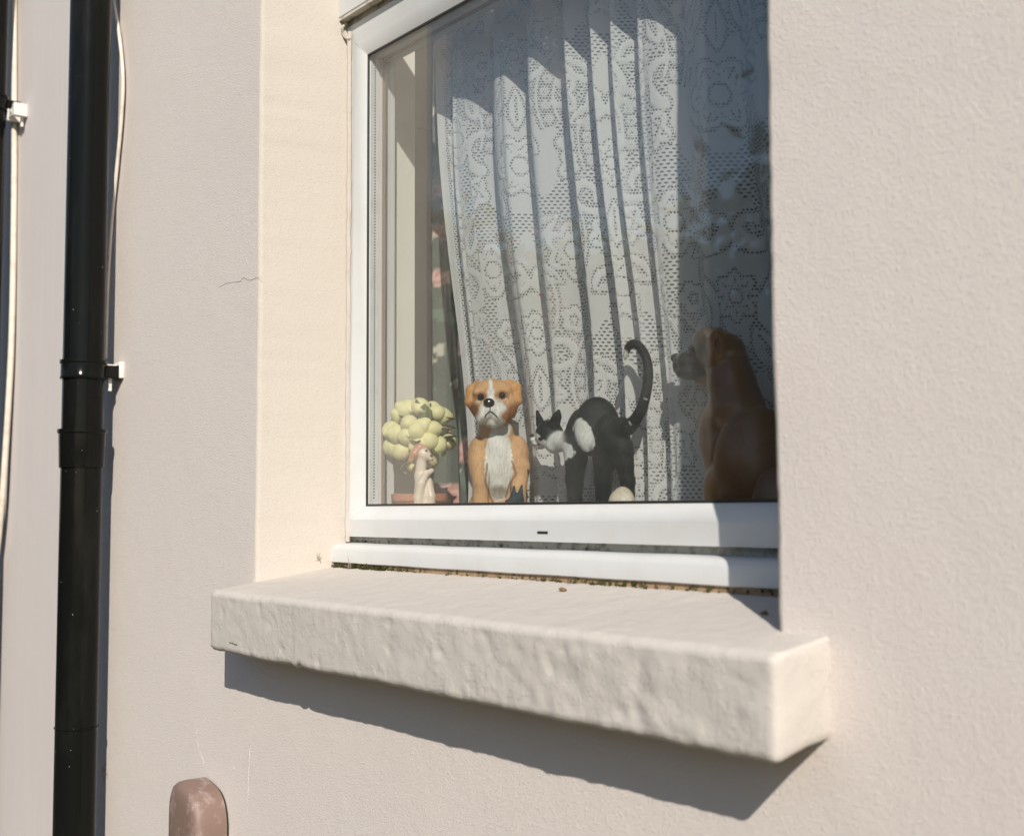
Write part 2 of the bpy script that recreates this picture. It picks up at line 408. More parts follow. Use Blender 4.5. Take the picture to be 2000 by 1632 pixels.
def build_wall():
    V = []; F = []; n = 0; RV = []; RF = []; rn = 0
    for (xo, xa, xi, s) in ((-.50, XL, .026, -1), (1.60, XR, XR-.02, 1)):
        G, R, fl = wall_strip('w', xo, xa, xi, s, ZB-.06, ZT)
        V.append(G.reshape(-1, 3)); F.append(grid_faces(*G.shape[:2], off=n, flip=fl)); n += G.shape[0]*G.shape[1]
        RV.append(R.reshape(-1, 3)); RF.append(grid_faces(*R.shape[:2], off=rn, flip=fl)); rn += R.shape[0]*R.shape[1]
    def rect(x0, x1, z0, z1):
        nonlocal n
        V.append(np.array([(x0, 0, z0), (x1, 0, z0), (x1, 0, z1), (x0, 0, z1)], float)); F.append(np.array([[0, 1, 2, 3]])+n); n += 4
    rect(-.50, 1.60, GZ, ZB-.06); rect(-.50, 1.60, ZT, 3.6); rect(1.60, 7.0, GZ, 3.6); rect(-.62, -.50, GZ, 3.6)
    w = mesh_obj('wall', np.concatenate(V), np.concatenate(F), M['wall'], HOUSE)
    rv = [mesh_obj('reveal', v_, f_-f_.min(), M['reveal'], HOUSE) for v_, f_ in zip(RV, RF)]
    MB().quad((XL-.01, .0, ZT), (XR+.01, 0, ZT), (XR+.01, .165, ZT), (XL-.01, .165, ZT)).build('lintel_soffit', M['reveal'], HOUSE)
    return w
WALL = build_wall()
# paint runs and cracks on the wall face
def ridge(name, pix, r, mat, y=-.0002, jit=.0006):
    pts = [at(u, v, 0) for u, v in pix]
    pts = spline(pts, 6); pts = [p+np.array([random.uniform(-jit, jit), 0, 0]) for p in pts]
    for p in pts: p[1] = y
    rr = [r*(.55+.45*math.sin(math.pi*(i+.5)/len(pts)))*random.uniform(.7, 1.2) for i in range(len(pts))]
    return MB().tube(pts, rr, 6).build(name, mat, WALL)
ridge('paint_run', [(499, 1372), (493, 1420), (487, 1480), (484, 1555), (480, 1632)], .0013, M['wall'], y=.0009)
ridge('paint_run', [(388, 1365), (384, 1410), (387, 1455), (398, 1490), (401, 1530)], .0011, M['wall'], y=.0008)
ridge('paint_run', [(451, 1487), (458, 1500), (468, 1517)], .0010, M['wall'], y=.0007)
ridge('crack', [(428, 561), (444, 553), (458, 551), (470, 549), (476, 542), (488, 547), (500, 543), (511, 541)], .0003, M['crack'], jit=.0009)

# neighbouring house front beyond the downpipe
NB = empty('neighbouring_house', (-2.5, 0, GZ)); tag(NB, 'smooth mauve grey rendered house front beyond the downpipe', 'house')
MB().box((-9.0, -.004, GZ), (-.62, .2, 3.6)).build('wall', M['wall_smooth'], NB)

# ---- the stone sill
def build_sill():
    x0, x1, yf, yb = -.009, .950, -.060, .150
    def top(y): return 0 + (y-yf)*.160
    nx, ny, nz = 200, 44, 18
    xs = np.linspace(x0, x1, nx)
    # cross-section loop: back-bottom -> front-bottom -> front-top -> back-top
    prof = []
    hb = .0775
    for k in range(8): t = k/7; prof.append((yb+(yf+.004-yb)*t, -hb+.004*t*0))
    for k in range(nz): t = k/(nz-1); prof.append((yf, -hb+.004+(hb-.008)*t))
    for k in range(ny): t = (k+.5)/ny; y = yf+.004+(yb-yf-.004)*t; prof.append((y, top(y)))
    prof = np.array(prof); m = len(prof)
    G = np.zeros((nx, m, 3))
    G[..., 0] = xs[:, None]; G[..., 1] = prof[None, :, 0]; G[..., 2] = prof[None, :, 1]
    # worn outline: bottom front edge ragged, ends slightly rounded, dip near the right
    X = G[..., 0]
    front = np.exp(-((G[..., 1]-yf)/.012)**2)
    low = np.clip((-G[..., 2]-.045)/.03, 0, 1)
    e1 = fbm(np.stack([X*14, X*0, X*0+2], -1), 1, 3, 4)
    e2 = fbm(np.stack([X*110, X*0, X*0+2], -1), 1, 2, 8)
    G[..., 2] += low*front*(.0008*e1+.0007*e2)
    G[..., 2] += low*front*.003*np.exp(-((X-.235)/.006)**2) - low*front*.0025*np.exp(-((X-.222)/.006)**2)
    # chipped underside at the right end
    G[..., 2] += low*.011*np.clip((X-.925)/.025, 0, 1)*np.clip((G[..., 1]-yf)/.05, 0, 1)
    G[..., 2] += -front*(1-low)*.0010*fbm(np.stack([X*9, X*0+7, X*0], -1), 1, 3, 6)
    # lumpy hand-applied paint on the front
    P = np.stack([X, G[..., 1]*1.0, G[..., 2]*1.0], -1)
    lum = fbm(P, 48, 3, 11); lum = np.sign(lum)*np.abs(lum)**1.6; lum2 = fbm(P, 150, 2, 31); pit = np.clip(fbm(P, 85, 2, 57)-.75, 0, 1)
    amp = .0003+.0008*np.clip((X-.22)/.4, 0, 1)
    d = amp*lum+.00022*lum2
    isf = front*np.clip(1-np.clip((G[..., 2]+.004)/.01, 0, 1), 0, 1)
    G[..., 1] -= isf*(d-.0035*pit)
    G[..., 1] -= isf*.0009*np.clip((X-.222-.004*lum)/.003, 0, 1)
    G[..., 2] += (G[..., 1] > yf+.01)*(G[..., 2] > -.01)*(.0006*lum+.0003*lum2)
    # round the ends
    V = G.reshape(-1, 3); F = grid_faces(nx, m, wrap=True)
    # end caps as fans of shrunk loops so the arrises stay soft
    def cap(i, sgn):
        nonlocal V, F
        base = G[i].copy(); c = base.mean(0); prev = i*m
        for st, (sh, dx) in enumerate(((.985, .0025), (.955, .004), (.85, .0048), (.5, .005), (.0, .005))):
            L = c+(base-c)*sh; L[:, 0] = base[:, 0]+sgn*dx+sgn*.0006*vnoise(L*60, 3)*(sh < .98)
            off = len(V); V = np.concatenate([V, L]); j = np.arange(m); j2 = (j+1) % m
            q = np.stack([prev+j, off+j, off+j2, prev+j2], -1)
            F = np.concatenate([F, q[:, ::-1] if sgn > 0 else q]); prev = off
    cap(nx-1, 1); cap(0, -1)
    return mesh_obj('window_sill', V, F[:, ::-1].copy(), M['sill'], HOUSE)
SILL = build_sill(); tag(SILL, 'thick lumpy painted stone sill')

def sill_mark(name, pix, r, mat):
    pts = spline([at(u, v, -.0605) for u, v in pix], 5); pts = [p+np.array([0, random.uniform(-.0002, .0002), random.uniform(-.0005, .0005)]) for p in pts]
    return MB().tube(pts, [r*random.uniform(.5, 1.2) for _ in pts], 5).build(name, mat, SILL)
M['dark_crack'] = m_simple('dark_crack', (.07, .055, .04), .95)
sill_mark('crack', [(448, 1254), (455, 1256), (463, 1259)], .0005, M['dark_crack'])
sill_mark('crack', [(724, 1196), (722, 1230), (718, 1262), (712, 1290), (722, 1318)], .0004, M['crack'])

# ---- the window
YF, YG = .125, .140
FX0, FX1 = .011, XR-.011
def ring(x0, x1, z0, z1, prof):
    """mitred rectangular frame; prof = list of (inset, y)"""
    V = []; n = len(prof)
    for (sx, sz, cx_, cz_) in ((1, 1, x0, z0), (-1, 1, x1, z0), (-1, -1, x1, z1), (1, -1, x0, z1)):
        for ins, y in prof: V.append((cx_+sx*ins, y, cz_+sz*ins))
    F = []
    for c in range(4):
        for i in range(n-1):
            a = c*n+i; b = ((c+1) % 4)*n+i; F.append((a, b, b+1, a+1))
    return V, F
WIN = None
V, F = ring(-.03, XR+.03, .0695, .80, [(.0, .175), (.0, YF), (.064-.001, YF), (.0645, YF+.0006), (.0845-.0006, YG-.0006), (.0845, YG+.001), (.0845, .185)])
# lower frame: outer edge runs behind the plaster, bevel leads down to the glass
V = np.array(V); 
V[:, 2] = np.where(V[:, 2] < .4, .0695+np.interp(V[:, 2]-.0695, [0, .0635, .0845], [0, .023, .0425]), .80-np.interp(.80-V[:, 2], [0, .0635, .0845], [0, .024, .046]))
V[:, 1] = np.where((V[:, 2] > .77) & (V[:, 2] < .778) & (V[:, 1] < .13), V[:, 1]+.006, V[:, 1])
WIN = mesh_obj('window', V, F, M['upvc'], HOUSE, smooth='auto'); tag(WIN, 'white plastic window with a fixed pane below a top sash')
gx0, gx1, gz0, gz1 = .0545, XR-.0545, .112, .754
def wpart(name, mb, mat, bevel=0, smooth='auto'): return mb.build(name, mat, WIN, smooth, bevel)
for (za, zb) in ((.0695+.0235, .112), (.80-.0245, .754)):      # mitre welds
    wpart('weld_line', MB().tube([(.0345, YF-.0001+(.006 if za > .5 else 0), za), (.0545, YG-.0004, zb)], .00035, 5), M['spacer'])
# black gasket round the glass
V, F = ring(gx0-.001, gx1+.001, gz0-.001, gz1+.001, [(0, YG-.0008), (.0028, YG-.0016), (.0034, YG+.001)])
mesh_obj('gasket', V, F, M['gasket'], WIN, smooth='auto')
wpart('pane', MB().box((gx0-.004, YG, gz0-.004), (gx1+.004, YG+.004, gz1+.004)), M['glass'])
wpart('pane', MB().box((gx0-.004, YG+.018, gz0-.004), (gx1+.004, YG+.022, gz1+.004)), M['glass_inner'])
V, F = ring(gx0-.004, gx1+.004, gz0-.004, gz1+.004, [(0.0, YG+.0045), (.006, YG+.0045), (.006, YG+.0175), (0, YG+.0175)])
mesh_obj('spacer_bar', V, F, M['spacer'], WIN, smooth='auto')
# little perforations along the spacer
pb = MB()
for i in range(150):
    z = gz0+.01+i*.0042
    pb.box((gx0+.0019, YG+.0095, z), (gx0+.0025, YG+.0115, z+.0018))
pb.build('spacer_perforations', M['gasket'], WIN, False)['kind'] = 'stuff'
V, F = ring(gx0-.006, gx1+.006, gz0-.006, gz1+.006, [(0, .1635), (.0065, .1635), (.0075, .168)])
mesh_obj('inner_seal', V, F, M['brown_seal'], WIN, smooth='auto')
V, F = ring(-.03, XR+.03, .05, .82, [(.081, .168), (.0845, .1685), (.0845, .173), (.06, .178), (0, .178)])
V = np.array(V); V[:, 2] = np.where(V[:, 2] < .4, .05+(V[:, 2]-.05)*.74, .82-(.82-V[:, 2])*.82)
mesh_obj('inner_bead', V, F, M['upvc'], WIN, smooth='auto')
# drainage slot in the bottom rail, and its rust-brown mouth
p0, p1 = at(1050, 1037, YF), at(1070, 1042, YF)
wpart('drain_slot', MB().box((p0[0], YF-.0006, p1[2]), (p1[0], YF+.002, p0[2])), M['gasket'])
# transom, upper sash
wpart('transom', MB().box((-.03, YF+.004, .8003), (XR+.03, .176, .812)), M['upvc_dirty'])
sx0, sx1, sz0, sz1 = .0165, XR-.0165, .8125, 1.185
V, F = ring(sx0, sx1, sz0, sz1, [(0, YF+.010), (0, .114), (.0015, .1125), (.058, .1125), (.0585, .113), (.080, .128), (.080, .140), (.030, .160), (0, .160)])
mesh_obj('top_sash', V, F, M['upvc'], WIN, smooth='auto')
wpart('sash_drip', MB().box((sx0+.002, .113, sz0-.004), (sx1-.002, .1235, sz0-.0005)), M['upvc_dirty'])
wpart('pane', MB().box((sx0+.076, .132, sz0+.076), (sx1-.076, .136, sz1-.076)), M['glass_inner'])
wpart('top_frame', MB().box((-.03, YF, .8125), (.0155, .178, ZT)).box((XR-.0155, YF, .8125), (XR+.03, .178, ZT)).box((.0155, YF, 1.187), (XR-.0155, .178, ZT)), M['upvc'])
# caulk bead against the reveal
pts = [np.array([.0285+.001*vnoise(np.array([[z*30, 0., 0.]]))[0], YF-.0005, z]) for z in np.arange(.062, .80, .01)]
wpart('caulk_bead', MB().tube(pts, [.0030+.0010*random.random() for _ in pts], 8), M['caulk'])
# peeling dirty gasket at the transom corner
wpart('peeling_seal', MB().tube(spline([(.024, YF-.004, .806), (.020, YF-.008, .797), (.0225, YF-.005, .786), (.032, YF-.002, .780)], 6), .0022, 6), M['upvc_dirty'])
# recess under the frame and the rounded stub cill
wpart('recess_strip', MB().box((FX0+.012, YF+.011, .055), (FX1, .16, .0693)), M['upvc_grey'])
pf = [(.160, .0615), (.1195, .0600), (.113, .0585), (.1085, .0555), (.1062, .051), (.1060, .0345), (.108, .0332), (.160, .0332)]
cx = np.linspace(.0085, XR-.006, 60)
G = np.array([[(x, y, z+.0002*math.sin(x*40)) for y, z in pf] for x in cx])
G2 = G.copy(); G2[0] = G2[0]*1; 
first = G[0].copy(); first[:, 1] = .135+(first[:, 1]-.135)*.86; first[:, 2] = .047+(first[:, 2]-.047)*.82; first[:, 0] -= .004
G = np.concatenate([first[None], G]); 
Vc = G.reshape(-1, 3); Fc = [tuple(f) for f in grid_faces(G.shape[0], G.shape[1], flip=False)]+[tuple(range(G.shape[1]))]
mesh_obj('stub_cill', Vc, Fc, M['upvc'], WIN, smooth='auto')
wpart('bedding_strip', MB().box((.014, .1095, .020), (XR-.006, .16, .0331)), M['bedding'])

# moss along the joint under the stub cill
mv = MB()
for i in range(800):
    x = random.choice([random.gauss(.06, .03), random.gauss(.075, .045), random.gauss(.14, .03), random.uniform(.02, .88), random.gauss(.62, .12)])
    if not .018 < x < .89: continue
    zt = .0285+random.uniform(-.0025, .0035); y = .1088+random.uniform(-.003, .001); r = random.uniform(.0007, .0024)
    a = [np.array([random.gauss(0, 1), random.gauss(0, .6), random.gauss(0, .8)])*r for _ in range(4)]
    mv.add([np.array([x, y, zt])+q for q in a], [(0, 1, 2), (0, 2, 3), (0, 3, 1), (1, 3, 2)])
for i in range(60):
    x = random.choice([random.gauss(.055, .02), random.uniform(.03, .6)]); 
    a = [np.array([random.gauss(0, 1), random.gauss(0, .4), random.gauss(0, .7)])*random.uniform(.0005, .0018) for _ in range(4)]
    mv.add([np.array([abs(x), YF+.0095, .063])+q for q in a], [(0, 1, 2), (0, 2, 3), (0, 3, 1), (1, 3, 2)])
tag(mv.build('moss', M['moss'], None, False), 'dark green moss in the joint under the window cill', 'moss', kind='stuff')

# ---- room behind
IY = .255
RX0, RX1, RZT, BZ = 0.0, XR+.0, 1.16, .072
mb = MB()
for (a, b, c, d) in ((-2.2, RX0, -1.4, 1.5), (RX1, 2.8, -1.4, 1.5)):
    mb.quad((a, IY, c), (a, IY, d), (b, IY, d), (b, IY, c))
mb.quad((RX0, IY, -1.4), (RX0, IY, BZ-.03), (RX1, IY, BZ-.03), (RX1, IY, -1.4)); mb.quad((RX0, IY, RZT), (RX0, IY, 1.5), (RX1, IY, 1.5), (RX1, IY, RZT))
tag(mb.build('inner_wall', M['room'], None, False), kind='structure')
mb = MB().quad((RX0, .17, BZ-.03), (RX0, .17, RZT), (RX0, IY, RZT), (RX0, IY, BZ-.03)).quad((RX1, .17, BZ-.03), (RX1, IY, BZ-.03), (RX1, IY, RZT), (RX1, .17, RZT))
mb.quad((RX0, .17, RZT), (RX1, .17, RZT), (RX1, IY, RZT), (RX0, IY, RZT))
tag(mb.build('inner_reveal', M['inner_paint'], None, False), kind='structure')
mb = MB().quad((-2.2, IY, -1.4), (-2.2, 4, -1.4), (-2.2, 4, 1.5), (-2.2, IY, 1.5)).quad((2.8, IY, -1.4), (2.8, IY, 1.5), (2.8, 4, 1.5), (2.8, 4, -1.4)).quad((-2.2, 4, -1.4), (2.8, 4, -1.4), (2.8, 4, 1.5), (-2.2, 4, 1.5))
tag(mb.build('room_wall', M['room'], None, False), kind='structure')
tag(MB().quad((-2.2, IY, -1.399), (2.8, IY, -1.399), (2.8, 4, -1.399), (-2.2, 4, -1.399)).build('floor', M['carpet'], None, False), kind='structure')
tag(MB().quad((-2.2, IY, 1.5), (-2.2, 4, 1.5), (2.8, 4, 1.5), (2.8, IY, 1.5)).build('ceiling', M['inner_paint'], None, False), kind='structure')
WB = MB().box((RX0+.001, .168, BZ-.022), (RX1-.001, .31, BZ)).build('window_board', M['board'], HOUSE, bevel=.006)

# ================================================================== lace curtain
def lace_masks(u, v):
    TU, TV = .250, .360
    ku = np.floor(u/TU+.5); uu = u-ku*TU; sx = np.sign(uu); um = np.abs(uu)
    vv = np.mod(v+np.where(np.mod(ku, 2) == 0, 0, TV*.5), TV)
    big = np.full(u.shape, 9.0); vein = np.zeros(u.shape, bool); mesh = np.zeros(u.shape, bool); ground = np.zeros(u.shape, bool)
    def acc(d):
        nonlocal big; big = np.minimum(big, d)
    def per(cx, cy):
        dx = um-cx; dy = vv-cy; dy = dy-TV*np.round(dy/TV); return dx, dy
    def flower(cx, cy, R, n, ph=0.0):
        nonlocal vein
        dx, dy = per(cx, cy); r = np.hypot(dx, dy); th = np.arctan2(dy, dx)
        rr = R*(.72+.28*np.abs(np.cos(n/2*(th+ph))))
        acc(r-rr)
        vein |= np.abs(r-.30*R) < .0016
        vein |= (np.abs(np.sin(n/2*(th+ph+math.pi/n*0))) < .13) & (r > .5*R) & (r < .86*R) & (R > .022)
    def leaf(cx, cy, L, Wd, ang, veins=True):
        nonlocal vein, mesh
        dx, dy = per(cx, cy); c, s = math.cos(ang), math.sin(ang)
        a = dx*c+dy*s; b = -dx*s+dy*c; t = np.clip((a/L+.5), 0, 1); w = Wd*np.sin(math.pi*t**.8)
        d = np.where(np.abs(a) < L/2, np.abs(b)-w, np.hypot(np.abs(a)-L/2, b)); acc(d)
        if veins: vein |= (np.abs(b) < .0014) & (np.abs(a) < L*.34); 
        mesh |= (b > .25*w) & (b < .8*w) & (np.abs(a) < L*.3)
    def scroll(cx, cy, R, a0, a1, w0, w1):
        dx, dy = per(cx, cy); r = np.hypot(dx, dy); th = np.mod(np.arctan2(dy, dx)-a0, 2*math.pi); t = th/((a1-a0) % (2*math.pi)+1e-9)
        w = w0+(w1-w0)*np.clip(t, 0, 1); d = np.where(t <= 1, np.abs(r-R)-w, 9.0); acc(d)
        e0 = np.hypot(dx-R*math.cos(a0), dy-R*math.sin(a0))-w0; e1 = np.hypot(dx-R*math.cos(a1), dy-R*math.sin(a1))-w1
        acc(np.minimum(e0, e1))
    def beads(cx, cy, R, a0, a1, n, rb):
        nonlocal vein, mesh
        dx, dy = per(cx, cy); r = np.hypot(dx, dy); th = np.mod(np.arctan2(dy, dx)-a0, 2*math.pi); t = th/((a1-a0) % (2*math.pi))
        band = (np.abs(r-R) < rb*1.45) & (t <= 1)
        for i in range(n):
            a = a0+(a1-a0)*(i+.5)/n; q = np.hypot(dx-R*math.cos(a), dy-R*math.sin(a)); acc(q-rb); vein |= q < rb*.22
        mesh |= band; acc(np.where(t <= 1, np.abs(np.abs(r-R)-rb*1.75)-.0016, 9.0))
    flower(.0, .060, .040, 6); flower(.052, .128, .023, 5, .3); flower(.0, .205, .026, 8)
    flower(.108, .300, .036, 6, .5); flower(.095, .215, .017, 5)
    flower(.125, .045, .024, 5, .2)
    leaf(.044, .020, .055, .012, 1.1); leaf(.058, .078, .05, .012, 2.4); leaf(.028, .150, .05, .011, 2.0)
    leaf(.075, .330, .05, .012, .6); leaf(.070, .272, .045, .011, -.5); leaf(.0, .135, .052, .010, math.pi/2); leaf(.118, .170, .06, .013, 1.3)
    scroll(.062, .190, .034, 1.9, 5.6, .008, .0035); scroll(.075, .176, .014, .2, 3.6, .006, .003)
    scroll(.030, .290, .030, 3.9, 7.6, .009, .003); scroll(.020, .276, .013, 1.0, 4.4, .0055, .003)
    scroll(.100, .098, .026, -1.2, 2.0, .008, .003)
    beads(-.015, .240, .082, -.35, .85, 7, .0062); beads(.165, .130, .075, 2.2, 3.6, 6, .0062)
    solid = big < 0
    vein |= (np.abs(big+.0095) < .0010)
    edge = (big > -.0005) & (big < .0042)
    # the ground between motifs alternates between open net and close weave
    g = vnoise(np.stack([um*26, vv*20, ku*0+.5], -1), 77)+.45*vnoise(np.stack([um*60, vv*44, ku*0+.5], -1), 78)
    net = (~solid) & (big > .0045) & (g > .04)
    close = (~solid) & (~net) & (big > .0038)
    dot = (edge & ~solid) | (vein & solid)
    return net.astype(float), dot.astype(float), (mesh & (~net)).astype(float), np.clip(.5-big/.004, 0, 1)*(1-.5*vein)
def build_lace():
    NU, NZ = 760, 440
    zs = np.linspace(BZ+.004, 1.13, NZ); t = np.linspace(0, 1, NU)
    # pleat phase, uneven widths
    wid = np.array([.054, .103, .060, .075, .052, .037, .040, .079, .100, .090, .080, .066]); 
    edges = np.r_[0, np.cumsum(wid)]; edges /= edges[-1]
    ph = np.interp(t, edges, np.arange(len(edges)))
    A = .0215*(1+.2*vnoise(np.stack([ph*.9+.3, ph*0, ph*0], -1), 5))*np.interp(ph, [0, 1, 4, 5, 7, 8, 20], [.8, 1.1, 1, .72, .72, 1.05, 1.05]); A *= np.clip(t/.02, .5, 1)
    T, Zg = np.meshgrid(t, zs); PH = ph[None]+(.16*vnoise(np.stack([T*6, Zg*2.2, T*0], -1), 21)+.10*vnoise(np.stack([T*15, Zg*3.5, T*0], -1), 22))*(1.3-Zg)
    fr = PH-np.floor(PH)
    # soft rounded pleat leaning one way
    RF = .52
    q = np.stack([np.where((f := np.mod(PH+d, 1)) < RF, f/RF*2-1, 1-(f-RF)/(1-RF)*2) for d in (-.12, -.08, -.04, 0, .04, .08, .12)]).mean(0)*1.12
    wob = q+.16*np.sin(4*math.pi*PH+1.1*np.floor(PH))+.14*vnoise(np.stack([PH*2.4, Zg*3, PH*0], -1), 41)
    top = np.clip((Zg-BZ)/1.0, 0, 1)
    xl = .146-.030*np.clip((Zg-.13)/.60, 0, 1.2); xr = XR+.05
    Xg = xl+(xr-xl)*(T+.0*PH)
    bk = np.clip((.66-Zg)/.50, 0, 1); bk = bk*bk*(3-2*bk)
    Yg = .2195+.032*bk+A[None]*wob*(1.0-.12*top)
    Yg += .004*vnoise(np.stack([T*5, Zg*4, T*0], -1), 33)
    mid = NZ//2
    du = np.hypot(np.diff(Xg[mid]), np.diff(Yg[mid])); u = np.r_[0, np.cumsum(du)]
    Ug = np.broadcast_to(u[None], Xg.shape); Vg = Zg
    # the cloth drapes along the lean of the pleats
    net, dot, msh, dense = lace_masks((Ug.copy()+.03)*.98, (Vg.copy()+.06)*.98)
    hem = Ug < .012
    net = np.where(hem, 0, net); dense = np.where(hem, 1, dense); dot = np.where(np.abs(Ug-.014) < .0022, 1, np.where(hem, 0, dot))
    P = np.stack([Xg, Yg, Zg], -1)
    return grid_obj('lace_curtain', P, M['lace'], None, attrs={'net': net.ravel(), 'dot': dot.ravel(), 'mesh': msh.ravel(), 'dense': dense.ravel(),
                    'cloth': np.stack([Ug, Vg, Ug*0], -1).reshape(-1, 3)})
tag(build_lace(), 'white floral lace net curtain in soft pleats behind the ornaments', 'curtain')

def build_floral():
    NU, NZ = 150, 420
    zs = np.linspace(BZ-.9, 1.25, NZ); t = np.linspace(0, 1, NU); T, Z = np.meshgrid(t, zs)
    X = -.10+.36*T; ph = T*5.2+.12*np.sin(Z*3)
    Y = .345+.016*np.sin(2*math.pi*ph)+.006*np.sin(4*math.pi*ph+1)
    u = np.r_[0, np.cumsum(np.hypot(np.diff(X[200]), np.diff(Y[200])))][None]+0*Z; v = Z
    base = np.array([.14, .155, .135]); C = np.ones(X.shape+(3,))*base
    r = np.random.default_rng(5)
    for i in range(520):
        cu, cv = r.uniform(0, .62), r.uniform(-.1, 1.15); k = r.integers(0, 4)
        d = np.hypot(u-cu, v-cv); th = np.arctan2(v-cv, u-cu)
        if k < 2:
            R = r.uniform(.011, .024); q = d/(R*(.8+.2*np.abs(np.cos(2.5*th+i))))
            pet = .5+.5*np.cos(9*q+2*th+i)
            col = np.array([.66, .30, .27])[None, None]*(1-pet[..., None])+np.array([.80, .56, .50])[None, None]*pet[..., None]
            m = np.clip((1-q)*6, 0, 1)[..., None]; C = C*(1-m)+col*m
        elif k == 2:
            a = r.uniform(0, 3.1); L, W_ = .026, .008; x = (u-cu)*math.cos(a)+(v-cv)*math.sin(a); y = -(u-cu)*math.sin(a)+(v-cv)*math.cos(a)
            m = (((x/L)**2+(y/W_)**2) < 1)[..., None]; C = np.where(m, np.array([.19, .25, .20]), C)
        else:
            m = (d < .009*(.7+.3*np.abs(np.cos(2*th))))[..., None]; C = np.where(m, np.array([.62, .60, .50]), C)
    return grid_obj('floral_curtain', np.stack([X, Y, Z], -1), M['cloth'], cols=C.reshape(-1, 3))
tag(build_floral(), 'dark green curtain printed with pink roses beside the inner reveal', 'curtain')

# ================================================================== sculpted ornaments
class Sculpt:
    """smooth union of rounded volumes in a local frame: u to the right, v down (photo units), w away from the viewer"""
    def __init__(s, u0, v0, y, k=8, slant=0.0):
        s.u0, s.v0 = u0, v0; s.o = at(u0, v0, y); s.k = k; s.slant = slant
        d = s.o-CAM; s.s = float(d@FWD)/FPX
        h = np.array([d[0], d[1], 0]); h /= np.linalg.norm(h); s.ey = h; s.ex = np.array([h[1], -h[0], 0]); s.ez = np.array([0, 0, 1.])
        s.P = []; s.paints = []
    def loc(s, p):
        u, v, w = p; d = FWD+RGT*(u-1000)/FPX-UPV*(v-816)/FPX
        t = ((s.o-CAM)@s.ey+(w-s.slant*(u-s.u0))*s.s)/(d@s.ey); q = CAM+d*t-s.o
        return np.array([q@s.ex, q@s.ez, q@s.ey])/s.s
    def uv(s, L):
        q = s.wrl(L)-CAM; z = q@FWD; return np.stack([1000+FPX*(q@RGT)/z-s.u0, -(816-FPX*(q@UPV)/z-s.v0)], -1)
    def wrl(s, L): L = np.asarray(L)*s.s; return s.o+L[..., :1]*s.ex+L[..., 2:3]*s.ey+L[..., 1:2]*s.ez
    def ell(s, c, r, col, rot=0.0, k=None): s.P.append(('e', s.loc(c), np.array([r[0], r[1], r[2]], float), col, math.radians(rot), k)); return s
    def cone(s, pts, col, k=None):
        for (a, ra), (b, rb) in zip(pts, pts[1:]): s.P.append(('c', s.loc(a), s.loc(b), ra, rb, col, k))
        return s
    def cut(s, c, r, depth=None, rot=0.0): s.P.append(('x', s.loc(c), np.array(r, float), None, math.radians(rot), 4)); return s
    def paint(s, fn): s.paints.append(fn); return s
    def dist(s, L, colour=True):
        D = None; W = np.zeros(len(L)); Cc = np.zeros((len(L), 3))
        for p in s.P:
            if p[0] in 'ex':
                q = L-p[1]; c, sn = math.cos(p[4]), math.sin(p[4])
                x = q[:, 0]*c+q[:, 1]*sn; y = -q[:, 0]*sn+q[:, 1]*c; q = np.stack([x, y, q[:, 2]], -1)
                k0 = np.linalg.norm(q/p[2], axis=1); k1 = np.linalg.norm(q/p[2]**2, axis=1); d = k0*(k0-1)/np.maximum(k1, 1e-9)
                col = p[3]; k = p[5]
            else:
                ab = p[2]-p[1]; t = np.clip(((L-p[1])@ab)/(ab@ab), 0, 1); d = np.linalg.norm(L-p[1]-t[:, None]*ab, axis=1)-(p[3]+(p[4]-p[3])*t); col = p[5]; k = p[6]
            k = s.k if k is None else k
            if p[0] == 'x':
                h = np.maximum(k-np.abs(-d-D), 0)/k; D = np.maximum(-d, D)+h*h*k/4; continue
            if D is None: D = d.copy()
            else: h = np.maximum(k-np.abs(D-d), 0)/k; D = np.minimum(D, d)-h*h*k/4
            if colour: w = np.exp(-np.clip(d, -20, 60)/1.6); W += w; Cc += w[:, None]*np.array(col)
        if not colour: return D, None
        return D, Cc/np.maximum(W, 1e-12)[:, None]
    def build(s, name, mat, parent, res=1.6):
        lo = np.min([np.minimum(p[1]-(p[2] if p[0] == 'e' else p[3]), p[1] if p[0] == 'e' else p[2]-p[4]) for p in s.P if p[0] != 'x'], 0)-4
        hi = np.max([np.maximum(p[1]+(p[2] if p[0] == 'e' else p[3]), p[1] if p[0] == 'e' else p[2]+p[4]) for p in s.P if p[0] != 'x'], 0)+4
        # rotated ellipsoids may reach further
        lo -= 6; hi += 6
        n = (np.ceil((hi-lo)/res/4).astype(int)+1)*4
        def ev(L):
            return np.concatenate([s.dist(L[i:i+200000], False)[0] for i in range(0, len(L), 200000)])
        nc = n//4; I = np.stack(np.meshgrid(*[np.arange(k) for k in nc], indexing='ij'), -1).reshape(-1, 3)
        Dc = ev(lo+(I*4+1.5)*res).reshape(nc)                       # coarse pass, then only the cells near the surface
        D = np.repeat(np.repeat(np.repeat(Dc, 4, 0), 4, 1), 4, 2)
        J = np.argwhere(np.abs(D) < 4.6*res)
        D[tuple(J.T)] = ev(lo+J*res)
        V, F = surface_nets(D); L = lo+V*res
        _, C = s.dist(L)
        s.UV = s.uv(L)
        for fn in s.paints: C = fn(s, L, C)
        return mesh_obj(name, s.wrl(L), F, mat, parent, cols=np.clip(C, 0, 1))
